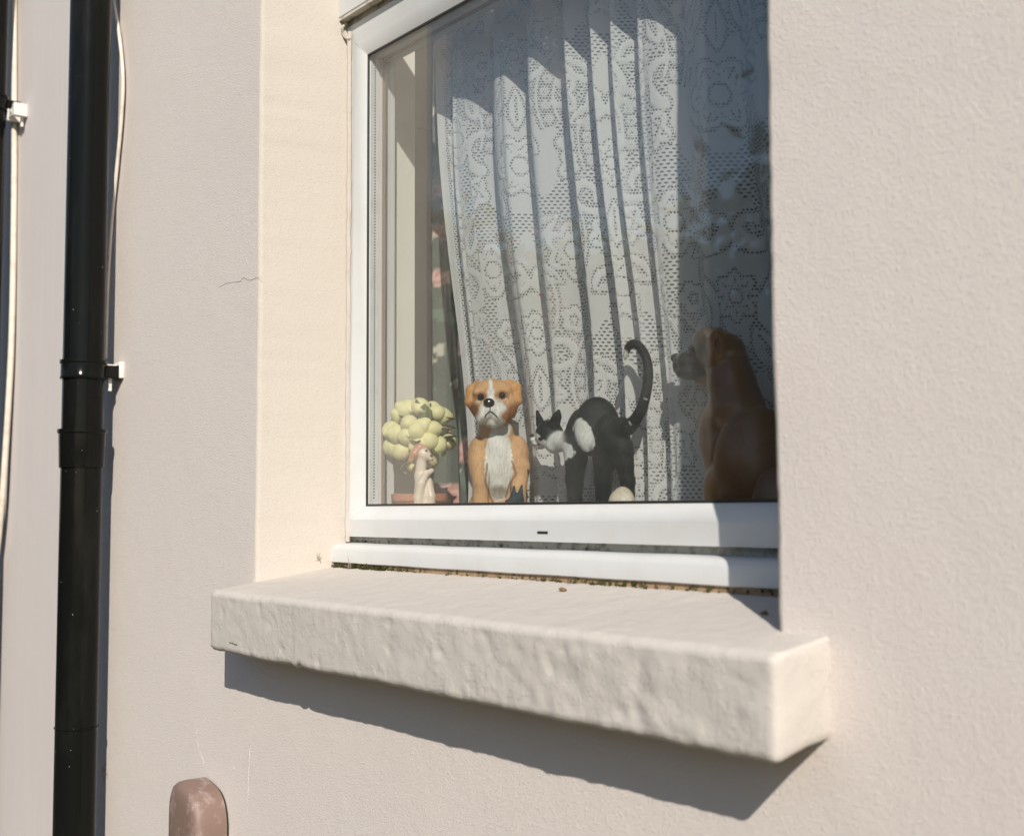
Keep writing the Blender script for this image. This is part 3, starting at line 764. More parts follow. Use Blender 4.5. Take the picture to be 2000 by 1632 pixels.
def surface_nets(D):
    ins = D < 0; n = np.array(D.shape); c = [slice(0, -1), slice(1, None)]
    cnt = sum(ins[c[i], c[j], c[k]].astype(np.int8) for i in (0, 1) for j in (0, 1) for k in (0, 1))
    act = (cnt > 0) & (cnt < 8); idx = np.full(act.shape, -1, np.int64); I = np.argwhere(act); idx[act] = np.arange(len(I))
    acc = np.zeros((len(I), 3)); num = np.zeros(len(I))
    cor = [(i, j, k) for i in (0, 1) for j in (0, 1) for k in (0, 1)]
    for a in cor:
        for ax in range(3):
            if a[ax]: continue
            b = list(a); b[ax] = 1
            da = D[tuple((I+a).T)]; db = D[tuple((I+b).T)]; m = (da < 0) != (db < 0)
            t = da/(da-db+1e-20); p = np.array(a, float)[None]+t[:, None]*(np.array(b)-np.array(a))
            acc[m] += p[m]; num[m] += 1
    V = I+acc/np.maximum(num, 1)[:, None]; F = []
    for ax in range(3):
        o = [x for x in range(3) if x != ax]; s0 = [slice(1, -1)]*3; s0[ax] = slice(0, -1); s1 = [slice(1, -1)]*3; s1[ax] = slice(1, None)
        a = ins[tuple(s0)]; b = ins[tuple(s1)]; E = np.argwhere(a != b); E2 = E.copy()
        for x in o: E2[:, x] += 1
        q = []
        for d0, d1 in ((-1, -1), (0, -1), (0, 0), (-1, 0)):
            J = E2.copy(); J[:, o[0]] += d0; J[:, o[1]] += d1; q.append(idx[tuple(J.T)])
        q = np.stack(q, -1); av = a[tuple(E.T)]; fl = av if ax != 1 else ~av
        q[~fl] = q[~fl][:, ::-1]; F.append(q)
    return V, np.concatenate(F)
def region(c, r, col, soft=.25, wmax=None, rot=0.0, wmin=None):
    """paint inside an ellipse of the (u, v) outline, on the side nearer than wmax"""
    def fn(s, L, C):
        q = s.UV-np.array([c[0]-s.u0, -(c[1]-s.v0)]); a = math.radians(rot)
        x = q[:, 0]*math.cos(a)+q[:, 1]*math.sin(a); y = -q[:, 0]*math.sin(a)+q[:, 1]*math.cos(a)
        wob = .10*vnoise(np.c_[L[:, :2]*.22, L[:, 2]*.22], 3)
        d = np.hypot(x/r[0], y/r[1])+wob; m = np.clip((1-d)/soft+.5, 0, 1); w = L[:, 2]+s.slant*L[:, 0]
        if wmax is not None: m = m*(w < wmax)
        if wmin is not None: m = m*(w > wmin)
        return C*(1-m[:, None])+np.array(col)*m[:, None]
    return fn
def stroke(pts, r, col, wmax=None, alpha=1.0):
    def fn(s, L, C):
        d = np.full(len(L), 99.)
        for a, b in zip(pts, pts[1:]):
            a = np.array([a[0]-s.u0, -(a[1]-s.v0)]); b = np.array([b[0]-s.u0, -(b[1]-s.v0)]); ab = b-a
            t = np.clip(((s.UV-a)@ab)/(ab@ab+1e-9), 0, 1); d = np.minimum(d, np.linalg.norm(s.UV-a-t[:, None]*ab, axis=1))
        m = np.clip((r-d)/(.5*r)+.5, 0, 1)*alpha; w = L[:, 2]+s.slant*L[:, 0]
        if wmax is not None: m = m*(w < wmax)
        return C*(1-m[:, None])+np.array(col)*m[:, None]
    return fn
def ball(s, name, c, r, mat, parent, sq=(1, 1, 1)):
    ctr = s.wrl(s.loc(c)[None])[0]; V = []; n, m = 9, 14
    for i in range(n):
        a = math.pi*i/(n-1)
        for j in range(m):
            b = 2*math.pi*j/m; q = np.array([math.sin(a)*math.cos(b)*sq[0], math.cos(a)*sq[1], math.sin(a)*math.sin(b)*sq[2]])*r*s.s
            V.append(ctr+q[0]*s.ex+q[1]*s.ez+q[2]*s.ey)
    return mesh_obj(name, V, grid_faces(n, m, wrap=True), mat, parent)

TAN, TAN2, WHITE, BLK = (.60, .355, .18), (.60, .31, .12), (.74, .715, .66), (.016, .017, .017)
def boxer():
    y = .206; s = Sculpt(965, 985, y, k=9); root = empty('boxer_dog_figurine', s.wrl(np.array([[0., (BZ-s.o[2])/s.s, 5.]]))[0])
    tag(root, 'tan and white sitting boxer dog figurine facing out between lemon tree and black cat', 'figurine', 'animal ornaments on the window board')
    B = 985+(s.o[2]-BZ)/s.s
    s.ell((974, 925, 14), (46, 78, 38), TAN).ell((972, 998, 16), (60, 50, 40), TAN2).ell((973, 896, -6), (36, 64, 28), TAN)
    s.cone([((971, 866, 8), 36), ((965, 800, -8), 31)], TAN)
    s.ell((963, 774, -18), (42, 33, 34), TAN).ell((963, 759, -26), (37, 17, 26), TAN)
    s.ell((936, 766, -38), (12, 7, 9), TAN, k=8, rot=14).ell((984, 763, -38), (12, 7, 9), TAN, k=8, rot=-14)
    s.ell((936, 796, -28), (16, 22, 20), TAN).ell((993, 794, -26), (18, 26, 22), TAN)
    s.ell((958, 799, -50), (24, 21, 24), WHITE, k=6)
    s.ell((944, 808, -58), (15, 22, 15), WHITE, k=4, rot=-14).ell((975, 808, -56), (19, 23, 15), WHITE, k=4, rot=16)
    s.ell((960, 826, -50), (17, 10, 14), (.45, .42, .37), k=3)
    s.cone([((932, 752, -14), 9), ((921, 762, -20), 11), ((918, 785, -24), 10), ((925, 804, -25), 4)], TAN2, k=3)
    s.cone([((994, 749, -14), 9), ((1006, 758, -20), 12), ((1010, 782, -24), 10), ((1003, 800, -25), 4)], TAN2, k=3)
    s.ell((934, 890, -2), (21, 38, 26), TAN).ell((1013, 893, -2), (21, 42, 28), TAN)
    s.cone([((934, 902, -14), 21), ((940, 945, -34), 17), ((938, B-10, -40), 17)], TAN, k=4).cone([((1016, 912, -14), 20), ((1012, 950, -32), 16), ((1011, B-10, -38), 16)], TAN, k=4)
    s.cut((959, 962, -40), (5, 34, 14)).cut((994, 962, -38), (5, 34, 14)).cut((952, 868, -40), (5, 24, 9), rot=24).cut((998, 872, -38), (5, 24, 9), rot=-24)
    s.ell((932, B-8, -40), (17, 9, 20), TAN).ell((1013, B-8, -38), (17, 9, 20), TAN)
    s.ell((907, B-12, 0), (18, 13, 30), TAN2).ell((1035, B-14, 4), (16, 14, 30), TAN2)
    s.cut((939, 775, -54), (8, 6, 9)).cut((981, 772, -54), (8, 6, 9))
    s.paint(region((974, 905), (27, 74), WHITE, .10, wmax=8)).paint(region((979, 832), (20, 26), WHITE, .2, wmax=0)).paint(region((961, 788), (20, 9), WHITE, .3, wmax=-8))
    s.paint(stroke([(958, 744), (959, 765), (958, 785)], 3.6, WHITE, wmax=-12)).paint(stroke([(959, 765), (957, 788)], 7, WHITE, wmax=-12))
    s.paint(region((974, 962), (18, 14), (.35, .31, .26), .6, wmax=8))
    s.paint(region((939, 776), (12, 9), (.26, .12, .05), .9, wmax=-8)).paint(region((981, 773), (12, 9), (.26, .12, .05), .9, wmax=-8)).paint(region((939, 788), (12, 5), (.72, .52, .34), .9, wmax=-8))
    s.paint(region((925, 800), (12, 14), (.24, .09, .03), .8)).paint(region((1004, 802), (14, 14), (.30, .11, .035), .8)).paint(region((990, 815), (12, 14), (.30, .12, .04), .8))
    s.paint(stroke([(945, 822), (949, 811), (957, 803), (965, 808), (973, 817)], 1.5, (.03, .02, .02), wmax=-15)).paint(stroke([(957, 790), (957, 803)], 1.2, (.06, .04, .04), wmax=-15))
    s.paint(stroke([(952, 905), (948, 940), (956, 965), (964, 985)], 2.0, (.18, .08, .03), wmax=10, alpha=.7)).paint(stroke([(1000, 900), (1008, 925), (995, 945), (988, 970)], 2.0, (.18, .08, .03), wmax=10, alpha=.7))
    s.paint(stroke([(932, 783), (939, 786), (946, 783)], 2.0, (.70, .55, .40), wmax=-20, alpha=.7)).paint(stroke([(973, 780), (981, 783), (989, 779)], 2.0, (.70, .55, .40), wmax=-20, alpha=.7))
    s.paint(region((946, 822), (10, 7), (.40, .37, .33), .9, wmax=-20)).paint(region((972, 823), (12, 7), (.40, .37, .33), .9, wmax=-20))
    s.build('body', M['figure'], root, 1.5)
    ball(s, 'nose', (955, 786, -74), 11, M['black_gloss'], root, (1, .78, .6))
    ball(s, 'eye', (939, 775, -47), 6.2, M['black_gloss'], root); ball(s, 'eye', (981, 772, -47), 6.2, M['black_gloss'], root)
boxer()

CB = (.0045, .010, .0105)
def cat():
    s = Sculpt(1170, 985, .208, k=9, slant=.95); root = empty('cat_figurine', s.wrl(np.array([[0., (BZ-s.o[2])/s.s, 0.]]))[0])
    tag(root, 'black and white cat figurine arching its back with its tail raised', 'figurine', 'animal ornaments on the window board')
    B = 985+(s.o[2]-BZ)/s.s; CW = (.68, .67, .63)
    s.ell((1166, 834, 0), (45, 60, 27), CB).ell((1128, 852, 0), (26, 56, 25), CB, rot=-8).ell((1198, 860, 0), (32, 50, 28), CB, rot=12)
    s.ell((1215, 836, 0), (20, 22, 18), CB)
    s.cone([((1122, 880, -4), 22), ((1118, 935, -4), 13), ((1119, B-8, -4), 9)], CB).cone([((1134, 880, 12), 18), ((1128, 950, 14), 10), ((1127, B-8, 14), 9)], CB)
    s.cone([((1182, 876, -8), 28), ((1178, 935, -10), 17), ((1178, B-8, -10), 12)], CB).cone([((1214, 876, 6), 24), ((1226, 940, 8), 13), ((1234, B-8, 8), 10)], CB)
    for x, w in ((1113, -8), (1127, 10), (1174, -14), (1226, 4)): s.ell((x, B-5, w), (15, 7, 11), (.6, .59, .55))
    s.cone([((1118, 862, 0), 24), ((1085, 862, 0), 19)], CW)
    s.ell((1073, 848, 0), (29, 30, 25), CB, k=6).ell((1054, 866, -3), (16, 12, 14), CW, k=6).ell((1083, 870, -2), (18, 16, 18), CW, k=6).ell((1041, 858, -3), (6, 6, 7), CW, k=4)
    s.cone([((1056, 828, -6), 10), ((1049, 803, -6), 3)], CB, k=4).cone([((1082, 828, -6), 13), ((1088, 813, -6), 9), ((1091, 803, -6), 4)], CB, k=4)
    s.cut((1089, 818, -17), (5, 11, 8))
    t = spline([(1226, 836, 0), (1242, 818, 2), (1256, 790, 6), (1264, 755, 12), (1266, 722, 16), (1260, 694, 18), (1248, 676, 16), (1236, 671, 12), (1226, 680, 6), (1221, 698, 2)], 4)
    rr = np.interp(np.linspace(0, 1, len(t)), [0, .1, .25, .6, .85, 1], [15, 11, 9.5, 8, 7, 3.5])
    s.cone([(tuple(p), float(r)) for p, r in zip(t, rr)], CB, k=3)
    s.paint(region((1141, 850), (18, 33), CW, .10, wmax=6, rot=20)).paint(region((1080, 881), (42, 21), CW, .10)).paint(region((1050, 868), (20, 13), CW, .12))
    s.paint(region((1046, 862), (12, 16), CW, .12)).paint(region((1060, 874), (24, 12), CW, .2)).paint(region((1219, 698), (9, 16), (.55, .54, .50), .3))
    s.paint(region((1041, 843), (5, 7), CB, .3)).paint(stroke([(1037, 866), (1046, 870), (1054, 867)], 1.3, (.25, .08, .07)))
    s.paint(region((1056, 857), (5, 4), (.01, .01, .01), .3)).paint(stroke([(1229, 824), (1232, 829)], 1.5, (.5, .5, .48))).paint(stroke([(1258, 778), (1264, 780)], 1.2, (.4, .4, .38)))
    s.build('body', M['figure'], root, 1.6)
    ball(s, 'eye', (1056, 854, -20), 4, M['black_gloss'], root); ball(s, 'nose', (1039, 851, -6), 4.5, M['black_gloss'], root)
cat()

def boxer_shade():
    s = Sculpt(1425, 985, .207, k=10, slant=1.05); root = empty('boxer_dog_figurine', s.wrl(np.array([[30., (BZ-s.o[2])/s.s, 0.]]))[0])
    tag(root, 'large brown glazed boxer dog figurine in profile with dark muzzle, in the shaded window corner', 'figurine', 'animal ornaments on the window board')
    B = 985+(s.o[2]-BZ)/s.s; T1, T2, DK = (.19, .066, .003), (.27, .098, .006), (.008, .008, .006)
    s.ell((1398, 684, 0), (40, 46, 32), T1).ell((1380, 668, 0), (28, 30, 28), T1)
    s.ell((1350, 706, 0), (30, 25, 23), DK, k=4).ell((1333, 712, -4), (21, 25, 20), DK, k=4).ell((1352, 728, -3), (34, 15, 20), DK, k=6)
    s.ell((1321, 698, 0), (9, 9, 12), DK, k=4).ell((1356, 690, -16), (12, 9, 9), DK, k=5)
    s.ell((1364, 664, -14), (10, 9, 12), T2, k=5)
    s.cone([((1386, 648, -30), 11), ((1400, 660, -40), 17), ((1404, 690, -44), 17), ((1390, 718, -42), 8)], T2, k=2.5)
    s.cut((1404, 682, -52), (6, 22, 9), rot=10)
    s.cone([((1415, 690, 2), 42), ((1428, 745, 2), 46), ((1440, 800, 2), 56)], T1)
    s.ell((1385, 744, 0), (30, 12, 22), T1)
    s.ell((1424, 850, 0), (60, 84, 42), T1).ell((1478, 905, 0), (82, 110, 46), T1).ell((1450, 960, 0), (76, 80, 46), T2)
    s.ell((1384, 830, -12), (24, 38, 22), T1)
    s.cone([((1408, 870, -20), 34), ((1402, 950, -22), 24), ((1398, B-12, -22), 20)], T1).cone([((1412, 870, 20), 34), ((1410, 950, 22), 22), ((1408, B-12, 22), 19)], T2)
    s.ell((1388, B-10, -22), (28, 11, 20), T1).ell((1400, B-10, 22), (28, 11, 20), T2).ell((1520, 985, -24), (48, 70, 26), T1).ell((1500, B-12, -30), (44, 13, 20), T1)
    s.cut((1378, 770, -34), (5, 34, 12), rot=-14).cut((1395, 768, -44), (4, 34, 10), rot=-10).cut((1440, 905, -46), (6, 60, 9), rot=4)
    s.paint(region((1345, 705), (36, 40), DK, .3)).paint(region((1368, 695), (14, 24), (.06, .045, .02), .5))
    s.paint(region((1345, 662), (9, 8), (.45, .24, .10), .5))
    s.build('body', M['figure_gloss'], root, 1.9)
    ball(s, 'eye', (1349, 680, -22), 5.5, M['black_gloss'], root); ball(s, 'nose', (1317, 699, 0), 10, M['black_gloss'], root, (.8, .9, 1.1))
boxer_shade()

def hound():
    s = Sculpt(826, 985, .186, k=5); root = empty('hound_figurine', s.wrl(np.array([[0., (BZ-s.o[2])/s.s, 0.]]))[0])
    tag(root, 'small cream hound figurine with russet ears in front of the terracotta pot', 'figurine', 'animal ornaments on the window board')
    B = 985+(s.o[2]-BZ)/s.s; CR, RU = (.72, .60, .48), (.52, .24, .14)
    s.cone([((823, 900, 0), 10), ((821, 930, 2), 11), ((827, 965, 4), 18), ((830, B-14, 4), 24)], CR)
    s.ell((826, 886, -2), (14, 13, 12), CR).cone([((830, 888, -4), 9), ((842, 894, -5), 6.5)], CR)
    s.cone([((818, 874, -4), 8), ((810, 886, -6), 9), ((802, 899, -6), 5)], RU, k=3).ell((822, 873, -3), (12, 6, 9), RU)
    s.cone([((843, 919, -12), 5), ((832, 925, -14), 7), ((822, 945, -14), 8.5), ((817, 972, -12), 9), ((816, B-8, -12), 8)], CR, k=3)
    s.cone([((836, 940, -2), 9), ((842, 970, -8), 9), ((842, B-8, -10), 8)], CR, k=3)
    s.paint(region((843, 890), (3.5, 3), (.1, .06, .05), .5)).paint(region((833, 880), (2.4, 2.4), (.05, .03, .03), .4))
    s.build('body', M['figure_gloss'], root, 1.0)
hound()

def tiny_cat():
    s = Sculpt(1010, 985, .176, k=5); root = empty('cat_figurine', s.wrl(np.array([[0., (BZ-s.o[2])/s.s, 0.]]))[0])
    tag(root, 'tiny black cat figurine with pricked ears before the tan boxer', 'figurine', 'animal ornaments on the window board')
    B = 985+(s.o[2]-BZ)/s.s; K = (.03, .05, .055)
    s.ell((1009, 976, 0), (15, 14, 13), K).cone([((1003, 968, -2), 6), ((1004, 950, -2), 2)], K, k=3).cone([((1016, 966, -2), 6), ((1019, 948, -2), 2)], K, k=3)
    s.cone([((1004, 985, 2), 14), ((1003, B-12, 4), 22)], K).ell((995, 980, -8), (9, 6, 8), K)
    s.build('body', M['figure'], root, 1.1)
tiny_cat()
def shell():
    s = Sculpt(1215, 985, .178, k=6); B = 985+(s.o[2]-BZ)/s.s
    root = empty('hedgehog_figurine', s.wrl(np.array([[0., (BZ-s.o[2])/s.s, 0.]]))[0])
    tag(root, 'small rounded cream stone ornament in front of the black cat', 'figurine', 'animal ornaments on the window board')
    C1 = (.56, .48, .37)
    s.ell((1216, 988, 0), (26, 38, 20), C1).ell((1203, 985, -4), (15, 24, 15), C1).ell((1214, B-14, 0), (28, 14, 20), C1)
    s.paint(region((1224, 975), (10, 12), (.63, .58, .50), .8))
    s.build('body', M['figure'], root, 1.2)
    root.name = 'stone_ornament'
shell()

# ---- lemon topiary
def lemon_tree():
    s = Sculpt(820, 850, .208); c = s.o; root = empty('lemon_topiary', (c[0], c[1], BZ))
    tag(root, 'artificial lemon topiary ball in a terracotta pot by the inner reveal', 'plant')
    pr = .040; MB().lathe((c[0], c[1], BZ), [(.026, 0), (.028, .002), (.036, .045), (.0362, .046), (.040, .0465), (.0405, .056), (.037, .0565), (.0345, .052), (.001, .051)], 32).build('pot', M['terracotta'], root)
    MB().tube(spline([(c[0], c[1], BZ+.05), (c[0]+.002, c[1], BZ+.09), (c[0], c[1], c[2]-.02)], 5), .0045, 8).build('stem', M['stem'], root)
    # moss-green leafy core
    pts = [(757, 785), (788, 772), (820, 765), (852, 780), (875, 800), (790, 800), (821, 795), (853, 805), (771, 846), (845, 838), (818, 868), (786, 880), (855, 868), (878, 862), (752, 835), (757, 875), (810, 905), (840, 895), (800, 828), (826, 832), (797, 852), (838, 862), (812, 846)]
    lv, lf = [], []
    n, m = 12, 16
    for i in range(n+1):
        a = math.pi*i/n
        for j in range(m):
            b = 2*math.pi*j/m; lv.append((math.sin(a)*math.cos(b), math.sin(a)*math.sin(b), math.cos(a)*(1.04+.20*abs(math.cos(a))**8)))
    me = None
    R0 = .041
    for i, (u, v) in enumerate(pts):
        dx, dz = (u-820)*s.s, -(v-848)*s.s; rr = math.hypot(dx, dz); k = min(1, R0/max(rr, 1e-6)); dx *= k; dz *= k; rr *= k
        dw = -math.sqrt(max(R0**2-rr**2, 0))*.8
        p = c+dx*s.ex+np.array([0, 0, dz])+dw*s.ey
        p[1] = max(p[1], .1735+.0); p[0] = max(p[0], .016)
        if me is None:
            ob = mesh_obj('lemon', np.array(lv)*.0125, grid_faces(n+1, m, wrap=True), M['lemon'], root); me = ob.data
        else:
            ob = bpy.data.objects.new('lemon', me); COL.objects.link(ob); ob.parent = root; ob.matrix_parent_inverse = root.matrix_world.inverted()
        sc = random.uniform(.92, 1.15)*(1.0 if i > 4 else 1.0)
        ob.matrix_world = Matrix.Translation(p) @ Matrix.Rotation(random.uniform(0, 6.28), 4, 'Z') @ Matrix.Rotation(random.uniform(.7, 1.7), 4, 'X') @ Matrix.Scale(sc, 4)
    L = np.array([(0, 0, 0), (.006, .007, .0015), (.0065, .014, .001), (0, .024, -.001), (-.0065, .014, .001), (-.006, .007, .0015), (0, .010, -.001), (0, .018, -.0015)])
    LF = [(0, 1, 6), (1, 2, 7, 6), (2, 3, 7), (3, 4, 7), (4, 5, 6, 7), (5, 0, 6)]
    lm = None
    for i in range(140):
        d = Vector((random.gauss(0, 1), random.gauss(0, 1), random.gauss(0, 1))).normalized(); p = Vector(c)+d*random.uniform(.014, .036); p.x = max(p.x, .012); p.y = max(p.y, .172)
        if lm is None: ob = mesh_obj('leaf', L, LF, M['topiary_leaf'], root); lm = ob.data
        else:
            ob = bpy.data.objects.new('leaf', lm); COL.objects.link(ob); ob.parent = root; ob.matrix_parent_inverse = root.matrix_world.inverted()
        q = (d+Vector((random.gauss(0, .6), random.gauss(0, .6), random.gauss(0, .6)))).normalized().to_track_quat('Y', 'Z')
        if p.x+q.to_matrix().col[1].x*.028 < .003 or p.y+q.to_matrix().col[1].y*.028 < .166: q = Vector((abs(d.x), abs(d.y), d.z)).normalized().to_track_quat('Y', 'Z')
        ob.matrix_world = Matrix.Translation(p) @ q.to_matrix().to_4x4() @ Matrix.Scale(random.uniform(.8, 1.15), 4)
lemon_tree()

# ================================================================== pipes, cables, box
def downpipe(x, y, label, rings, socket=None, ears=True, tie=None):
    root = empty('downpipe', (x, y, GZ)); tag(root, label, 'drainpipe', 'black downpipes on the house fronts')
    R = .0335
    MB().tube([(x, y, z) for z in np.arange(GZ, 3.61, .25)], R, 40).build('pipe', M['pipe'], root)
    for z in rings:
        r = MB().lathe((x, y, z), [(R+.0005, -.015), (R+.0035, -.015), (R+.0040, -.012), (R+.0028, -.010), (R+.0028, .010), (R+.0045, .012), (R+.0045, .0165), (R+.0005, .0165)], 40).build('bracket', M['pipe'], root)
        MB().box((x-.018, y+R*.8, z-.011), (x+.018, -.0035 if x < -.62 else .0003, z+.011)).build('stand_off', M['pipe'], r, bevel=.002)
    if socket:
        MB().lathe((x, y, socket), [(R+.0003, 0), (R+.0022, 0), (R+.0026, .004), (R+.0040, .052), (R+.0040, .056), (R+.0062, .058), (R+.0062, .0635), (R+.0005, .0640)], 40).build('socket', M['pipe'], root)
    if tie: MB().lathe((x, y, tie), [(R+.0002, -.0016), (R+.0016, -.001), (R+.0016, .001), (R+.0002, .0016)], 40).build('tie', M['pipe'], root)
    return root
P1 = (-.5215, -.062)
downpipe(P1[0], P1[1], 'black plastic downpipe beside the white pipe bracket and window', [.3400, 1.9, -1.0], .178, tie=-.2445)
downpipe(-1.130, -.064, 'black plastic downpipe beside the hanging white cable on the neighbouring wall', [.955, 2.4, -.9])

def cable(name, label, pts, r, y=None):
    o = MB().tube(spline(pts, 14), r, 10).build(name, M['cable'], None); return tag(o, label, 'cable')
c1 = [at(28, -260, -.012), at(28, -100, -.012), at(28, 10, -.012), at(28, 150, -.012), at(28, 300, -.012), at(27, 420, -.012), at(25, 560, -.013), at(21, 700, -.015), at(12, 860, -.018), at(2, 1000, -.022), at(-12, 1120, -.022), at(-40, 1260, -.02)]
C1 = cable('cable', 'thick white cable hanging loose beside the downpipe on the neighbouring wall', c1, .0062)
a = at(52, 219, -.005)
CL = empty('cable_clip', (a[0], -.004, a[2])); tag(CL, 'white plastic cable clip holding the thick cable', 'clip')
MB().box((a[0]-.048, -.030, a[2]-.008), (a[0]+.0, -.0262, a[2]+.010)).box((a[0]-.008, -.032, a[2]-.012), (a[0]+.006, -.0041, a[2]+.015)).box((a[0]-.048, -.032, a[2]-.012), (a[0]-.041, -.0041, a[2]+.013)).build('saddle', M['clip'], CL, bevel=.0015)
MB().tube([(a[0]-.02, -.0325, a[2]+.001), (a[0]-.02, -.0262, a[2]+.001)], .004, 10).build('screw', M['spacer'], CL)
MB().box((a[0]-.012, -.014, a[2]-.030), (a[0]-.007, -.009, a[2]-.0122)).build('tail', M['clip'], CL)
c2 = [at(214, -120, -.008), at(222, 0, -.008), at(233, 70, -.008), at(240, 150, -.008), at(237, 230, -.008), at(228, 330, -.008), at(218, 430, -.009), at(210, 560, -.012), at(206, 700, -.012)]
cable('cable', 'thin cream cable bowing out from behind the main downpipe', c2, .0032)
c3 = [p+np.array([.012, .003, 0]) for p in c2[:6]]
a = at(242, 724, 0)
BR = empty('pipe_clip', (a[0], 0, a[2])); tag(BR, 'white plastic ear clip jutting from behind the main downpipe', 'clip')
MB().box((a[0]-.022, -.040, a[2]-.012), (a[0]-.003, -.0085, a[2]+.010)).box((a[0]-.022, -.0084, a[2]-.013), (a[0]+.002, .0003, a[2]+.015)).build('ear', M['clip'], BR, bevel=.0015)
MB().box((a[0]-.0028, -.038, a[2]+.005), (a[0]-.0002, -.012, a[2]+.0095)).build('lip', M['clip'], BR, bevel=.001)
MB().box((a[0]-.018, -.022, a[2]-.034), (a[0]-.012, -.016, a[2]-.0122)).build('tail', M['clip'], BR)
MB().tube([(a[0]-.0032, -.020, a[2]-.003), (a[0]-.0004, -.020, a[2]-.003)], .0042, 12).build('screw', M['spacer'], BR)

def brown_box():
    # domed cover, back flat on the wall
    x0, x1 = -.174, -.074; zt, zb = -.276, -.45; cxm = (x0+x1)/2
    root = empty('alarm_cover', (cxm, 0, zb)); tag(root, 'weathered brown plastic cover with a domed top low on the wall', 'alarm box')
    n = 28; out = []
    hw = (x1-x0)/2
    for k in range(n+1):
        a = math.pi*k/n; ca, sa = math.cos(a), math.sin(a)
        out.append((cxm+hw*np.sign(ca)*abs(ca)**.62, zt-.055+.055*abs(sa)**.75))
    out = [(x1, zb), (x1-.0, zb+.06)]+out+[(x0, zb+.06), (x0, zb)]
    out = np.array(out); c = np.array([cxm, -.36])
    layers = [(-.0035, 1.0), (-.030, 1.0), (-.040, .985), (-.0455, .95), (-.0485, .88), (-.050, .70), (-.050, .3), (-.050, .02)]
    V = []; m = len(out)
    for y, sh in layers:
        for p in out: q = c+(p-c)*sh; V.append((q[0], y, q[1]-.22*(q[0]-cxm)*np.clip((q[1]+.36)/.05, 0, 1)))
    F = grid_faces(len(layers), m, wrap=True, flip=True)
    b = mesh_obj('cover', V, F, M['brown_box'], root); 
    V = []
    for y, sh in ((0.0002, .97), (-.0036, .97)):
        for p in out: q = c+(p-c)*sh; V.append((q[0], y, q[1]-.22*(q[0]-cxm)*np.clip((q[1]+.36)/.05, 0, 1)))
    mesh_obj('back_plate', V, grid_faces(2, m, wrap=True, flip=True), M['gasket'], root)
    MB().lathe((x1+.003, -.006, -.345), [(.001, -.006), (.0045, -.004), (.0055, 0), (.0045, .004), (.001, .006)], 10).build('mortar_blob', M['caulk'], root)
    MB().lathe((x1+.004, -.005, -.358), [(.001, -.004), (.004, -.002), (.004, .002), (.001, .004)], 10).build('mortar_blob', M['gasket'], root)
brown_box()

# ---- crumbs on the sill
def crumb(name, label, p, r, seed):
    rg = np.random.default_rng(seed); V = []
    for i in range(5):
        for j in range(7):
            a = math.pi*i/4; b = 2*math.pi*j/7; V.append(p+r*(1+.5*rg.normal()*.6)*np.array([math.sin(a)*math.cos(b)*1.6, math.sin(a)*math.sin(b), max(math.cos(a)*.6, -.4)]))
    return tag(mesh_obj(name, V, grid_faces(5, 7, wrap=True), M['debris']), label, 'crumb', 'dry crumbs lying on the sill')
def sill_pt(u, v):
    d = FWD+RGT*(u-1000)/FPX-UPV*(v-816)/FPX
    t = (((CAM[1]+.060)*.160)-CAM[2])/(d[2]-.160*d[1]); return CAM+d*t
crumb('leaf_crumb', 'dry brown leaf crumb in the middle of the pale sill', sill_pt(1098, 1155)+np.array([0, 0, .002]), .0034, 1)
crumb('leaf_crumb', 'small pale brown crumb near the shadowed end of the sill', sill_pt(1311, 1148)+np.array([0, 0, .0015]), .0026, 2)
crumb('leaf_crumb', 'dark speck of dirt inside the sill shadow', sill_pt(1494, 1200)+np.array([0, 0, .0015]), .0026, 3)
for i, (u, v) in enumerate([(672, 1110), (668, 1107), (740, 1107), (1052, 1117), (1145, 1123), (1210, 1129)]):
    crumb('leaf_crumb', ['tiny crumb beside the brown fibres at the window joint', 'tinier crumb touching the brown fibres at the window joint', 'tiny crumb at the joint below the lemon topiary', 'tiny crumb at the joint below the drain slot', 'tiny crumb at the joint below the arched cat', 'tiny crumb at the joint below the raised cat tail'][i], sill_pt(u, v)+np.array([0, 0, .001]), .0016, 10+i)

# ================================================================== trees across the road (seen mirrored in the panes)
def tree(x, y, h, r, label, seed):
    rg = np.random.default_rng(seed); z0 = GZ-.13
    root = empty('broadleaf_tree', (x, y, z0)); tag(root, label, 'tree', 'trees across the road')
    mb = MB(); tp = [(x+.12*math.sin(i*1.3+seed)*i/6, y+.1*math.cos(i*1.7+seed)*i/6, z0+h*.72*i/7) for i in range(8)]
    mb.tube(tp, [.20-.02*i for i in range(8)], 10)
    cl = []
    for k in range(11):
        a = rg.uniform(0, 6.28); zz = z0+h*rg.uniform(.25, .62); e = np.array([x+r*.75*math.cos(a), y+r*.75*math.sin(a), zz+h*rg.uniform(.08, .28)])
        mb.tube(spline([(x, y, zz), (np.array([x, y, zz])*.5+e*.5+np.array([0, 0, .15])), e], 4), [.07*(1-i/10) for i in range(9)], 6); cl.append(e)
    mb.build('trunk', M['bark'], root)
    V = []; N = 6500
    cs = np.array(cl+[(x+rg.normal()*r*.4, y+rg.normal()*r*.4, z0+h*rg.uniform(.45, .95)) for _ in range(26)])
    for i in range(N):
        p = cs[rg.integers(len(cs))]+rg.normal(size=3)*np.array([.34, .34, .28])*r*.55
        p[2] = max(p[2], z0+.5)
        a = rg.normal(size=3); a /= np.linalg.norm(a); b = np.cross(a, rg.normal(size=3)); b /= np.linalg.norm(b); sz = rg.uniform(.10, .19)
        V += [p+a*sz, p+b*sz*.55, p-a*sz, p-b*sz*.55]
    mesh_obj('crown', V, np.arange(4*N).reshape(-1, 4), M['leaf'], root, smooth=False)
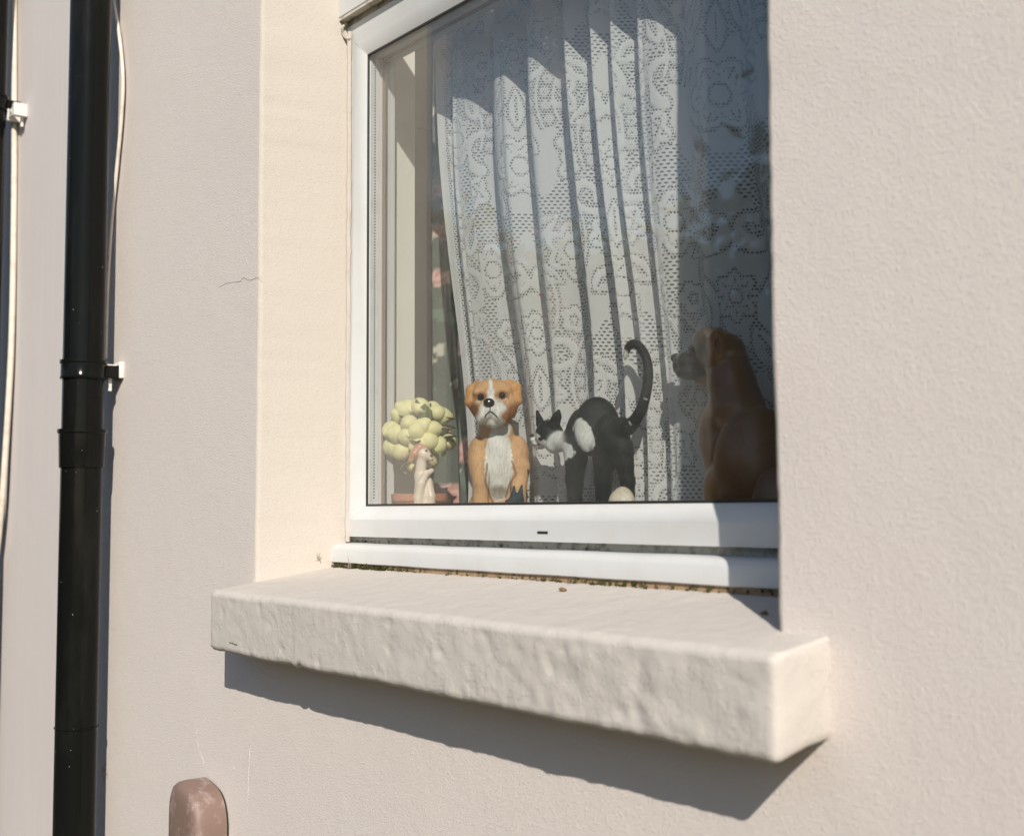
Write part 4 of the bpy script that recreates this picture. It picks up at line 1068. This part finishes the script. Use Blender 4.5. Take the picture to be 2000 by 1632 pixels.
for i, (x, y, h, r, l) in enumerate([(-8.2, -10.5, 5.6, 2.3, 'low round tree furthest along the verge towards the bend'), (-12.5, -9.6, 5.2, 2.4, 'tall green tree standing second along the verge'),
                                     (-16.5, -10.8, 6.2, 2.6, 'spreading tree at the end of the row on the verge'), (-4.6, -10.2, 5.0, 2.1, 'short bushy tree at the near start of the row')]):
    tree(x, y, h, r, l, 20+i)

def added_hedge():  # added to block the low sky and darken the reflections in the panes
    z0 = GZ-.13; root = empty('added_hedge', (-8, -12.6, z0)); tag(root, 'long clipped leafy screen added behind the trees to darken the pane reflections', 'added_hedge')
    MB().box((-26, -13.2, z0), (8, -12.2, z0+3.1)).build('opaque_core', M['leaf_core'], root)
    rg = np.random.default_rng(3); N = 14000; V = []
    P = np.stack([rg.uniform(-26, 8, N), rg.uniform(-13.3, -12.0, N), z0+rg.uniform(.0, 3.4, N)], -1)
    f = rg.random(N) < .6; P[f, 1] = -12.1+rg.normal(size=f.sum())*.06
    A = rg.normal(size=(N, 3)); A /= np.linalg.norm(A, axis=1)[:, None]; Bv = np.cross(A, rg.normal(size=(N, 3))); Bv /= np.linalg.norm(Bv, axis=1)[:, None]
    sz = rg.uniform(.07, .14, N)[:, None]
    V = np.stack([P+A*sz, P+Bv*sz*.6, P-A*sz, P-Bv*sz*.6], 1).reshape(-1, 3)
    mesh_obj('foliage', V, np.arange(4*N).reshape(-1, 4), M['leaf'], root, smooth=False)
added_hedge()

M['web'] = m_simple('dusty_web', (.42, .36, .29), .95)
def wisps(name, label, c, n, spread, seed):
    rg = np.random.default_rng(seed); root = empty(name, c); tag(root, label, 'cobweb', 'dusty cobwebs on the house front')
    mb = MB()
    for i in range(n):
        p = np.array(c)+rg.normal(size=3)*spread*np.array([.3, .1, .3]); q = p+rg.normal(size=3)*spread*np.array([1, .15, 1])
        p[1] = min(p[1], c[1]); q[1] = min(q[1], c[1]+.001)
        mb.tube(spline([p, (p+q)/2+rg.normal(size=3)*spread*.2*np.array([1, .1, 1]), q], 4), .00028, 4)
    mb.build('strands', M['web'], root, False)
pc = at(203, 1503, -.002); wisps('cobweb', 'grey cobweb wisp on the wall beside the lower downpipe', tuple(pc), 16, .010, 4)
pc = at(612, 1084, .085); wisps('cobweb', 'brown cobweb wisp on the reveal above the sill', (max(pc[0], .021), pc[1], pc[2]), 12, .005, 5)
pc = sill_pt(682, 1111); wisps('cobweb', 'dry brown fibres on the sill against the window joint', (pc[0], pc[1], pc[2]+.0012), 10, .008, 6)
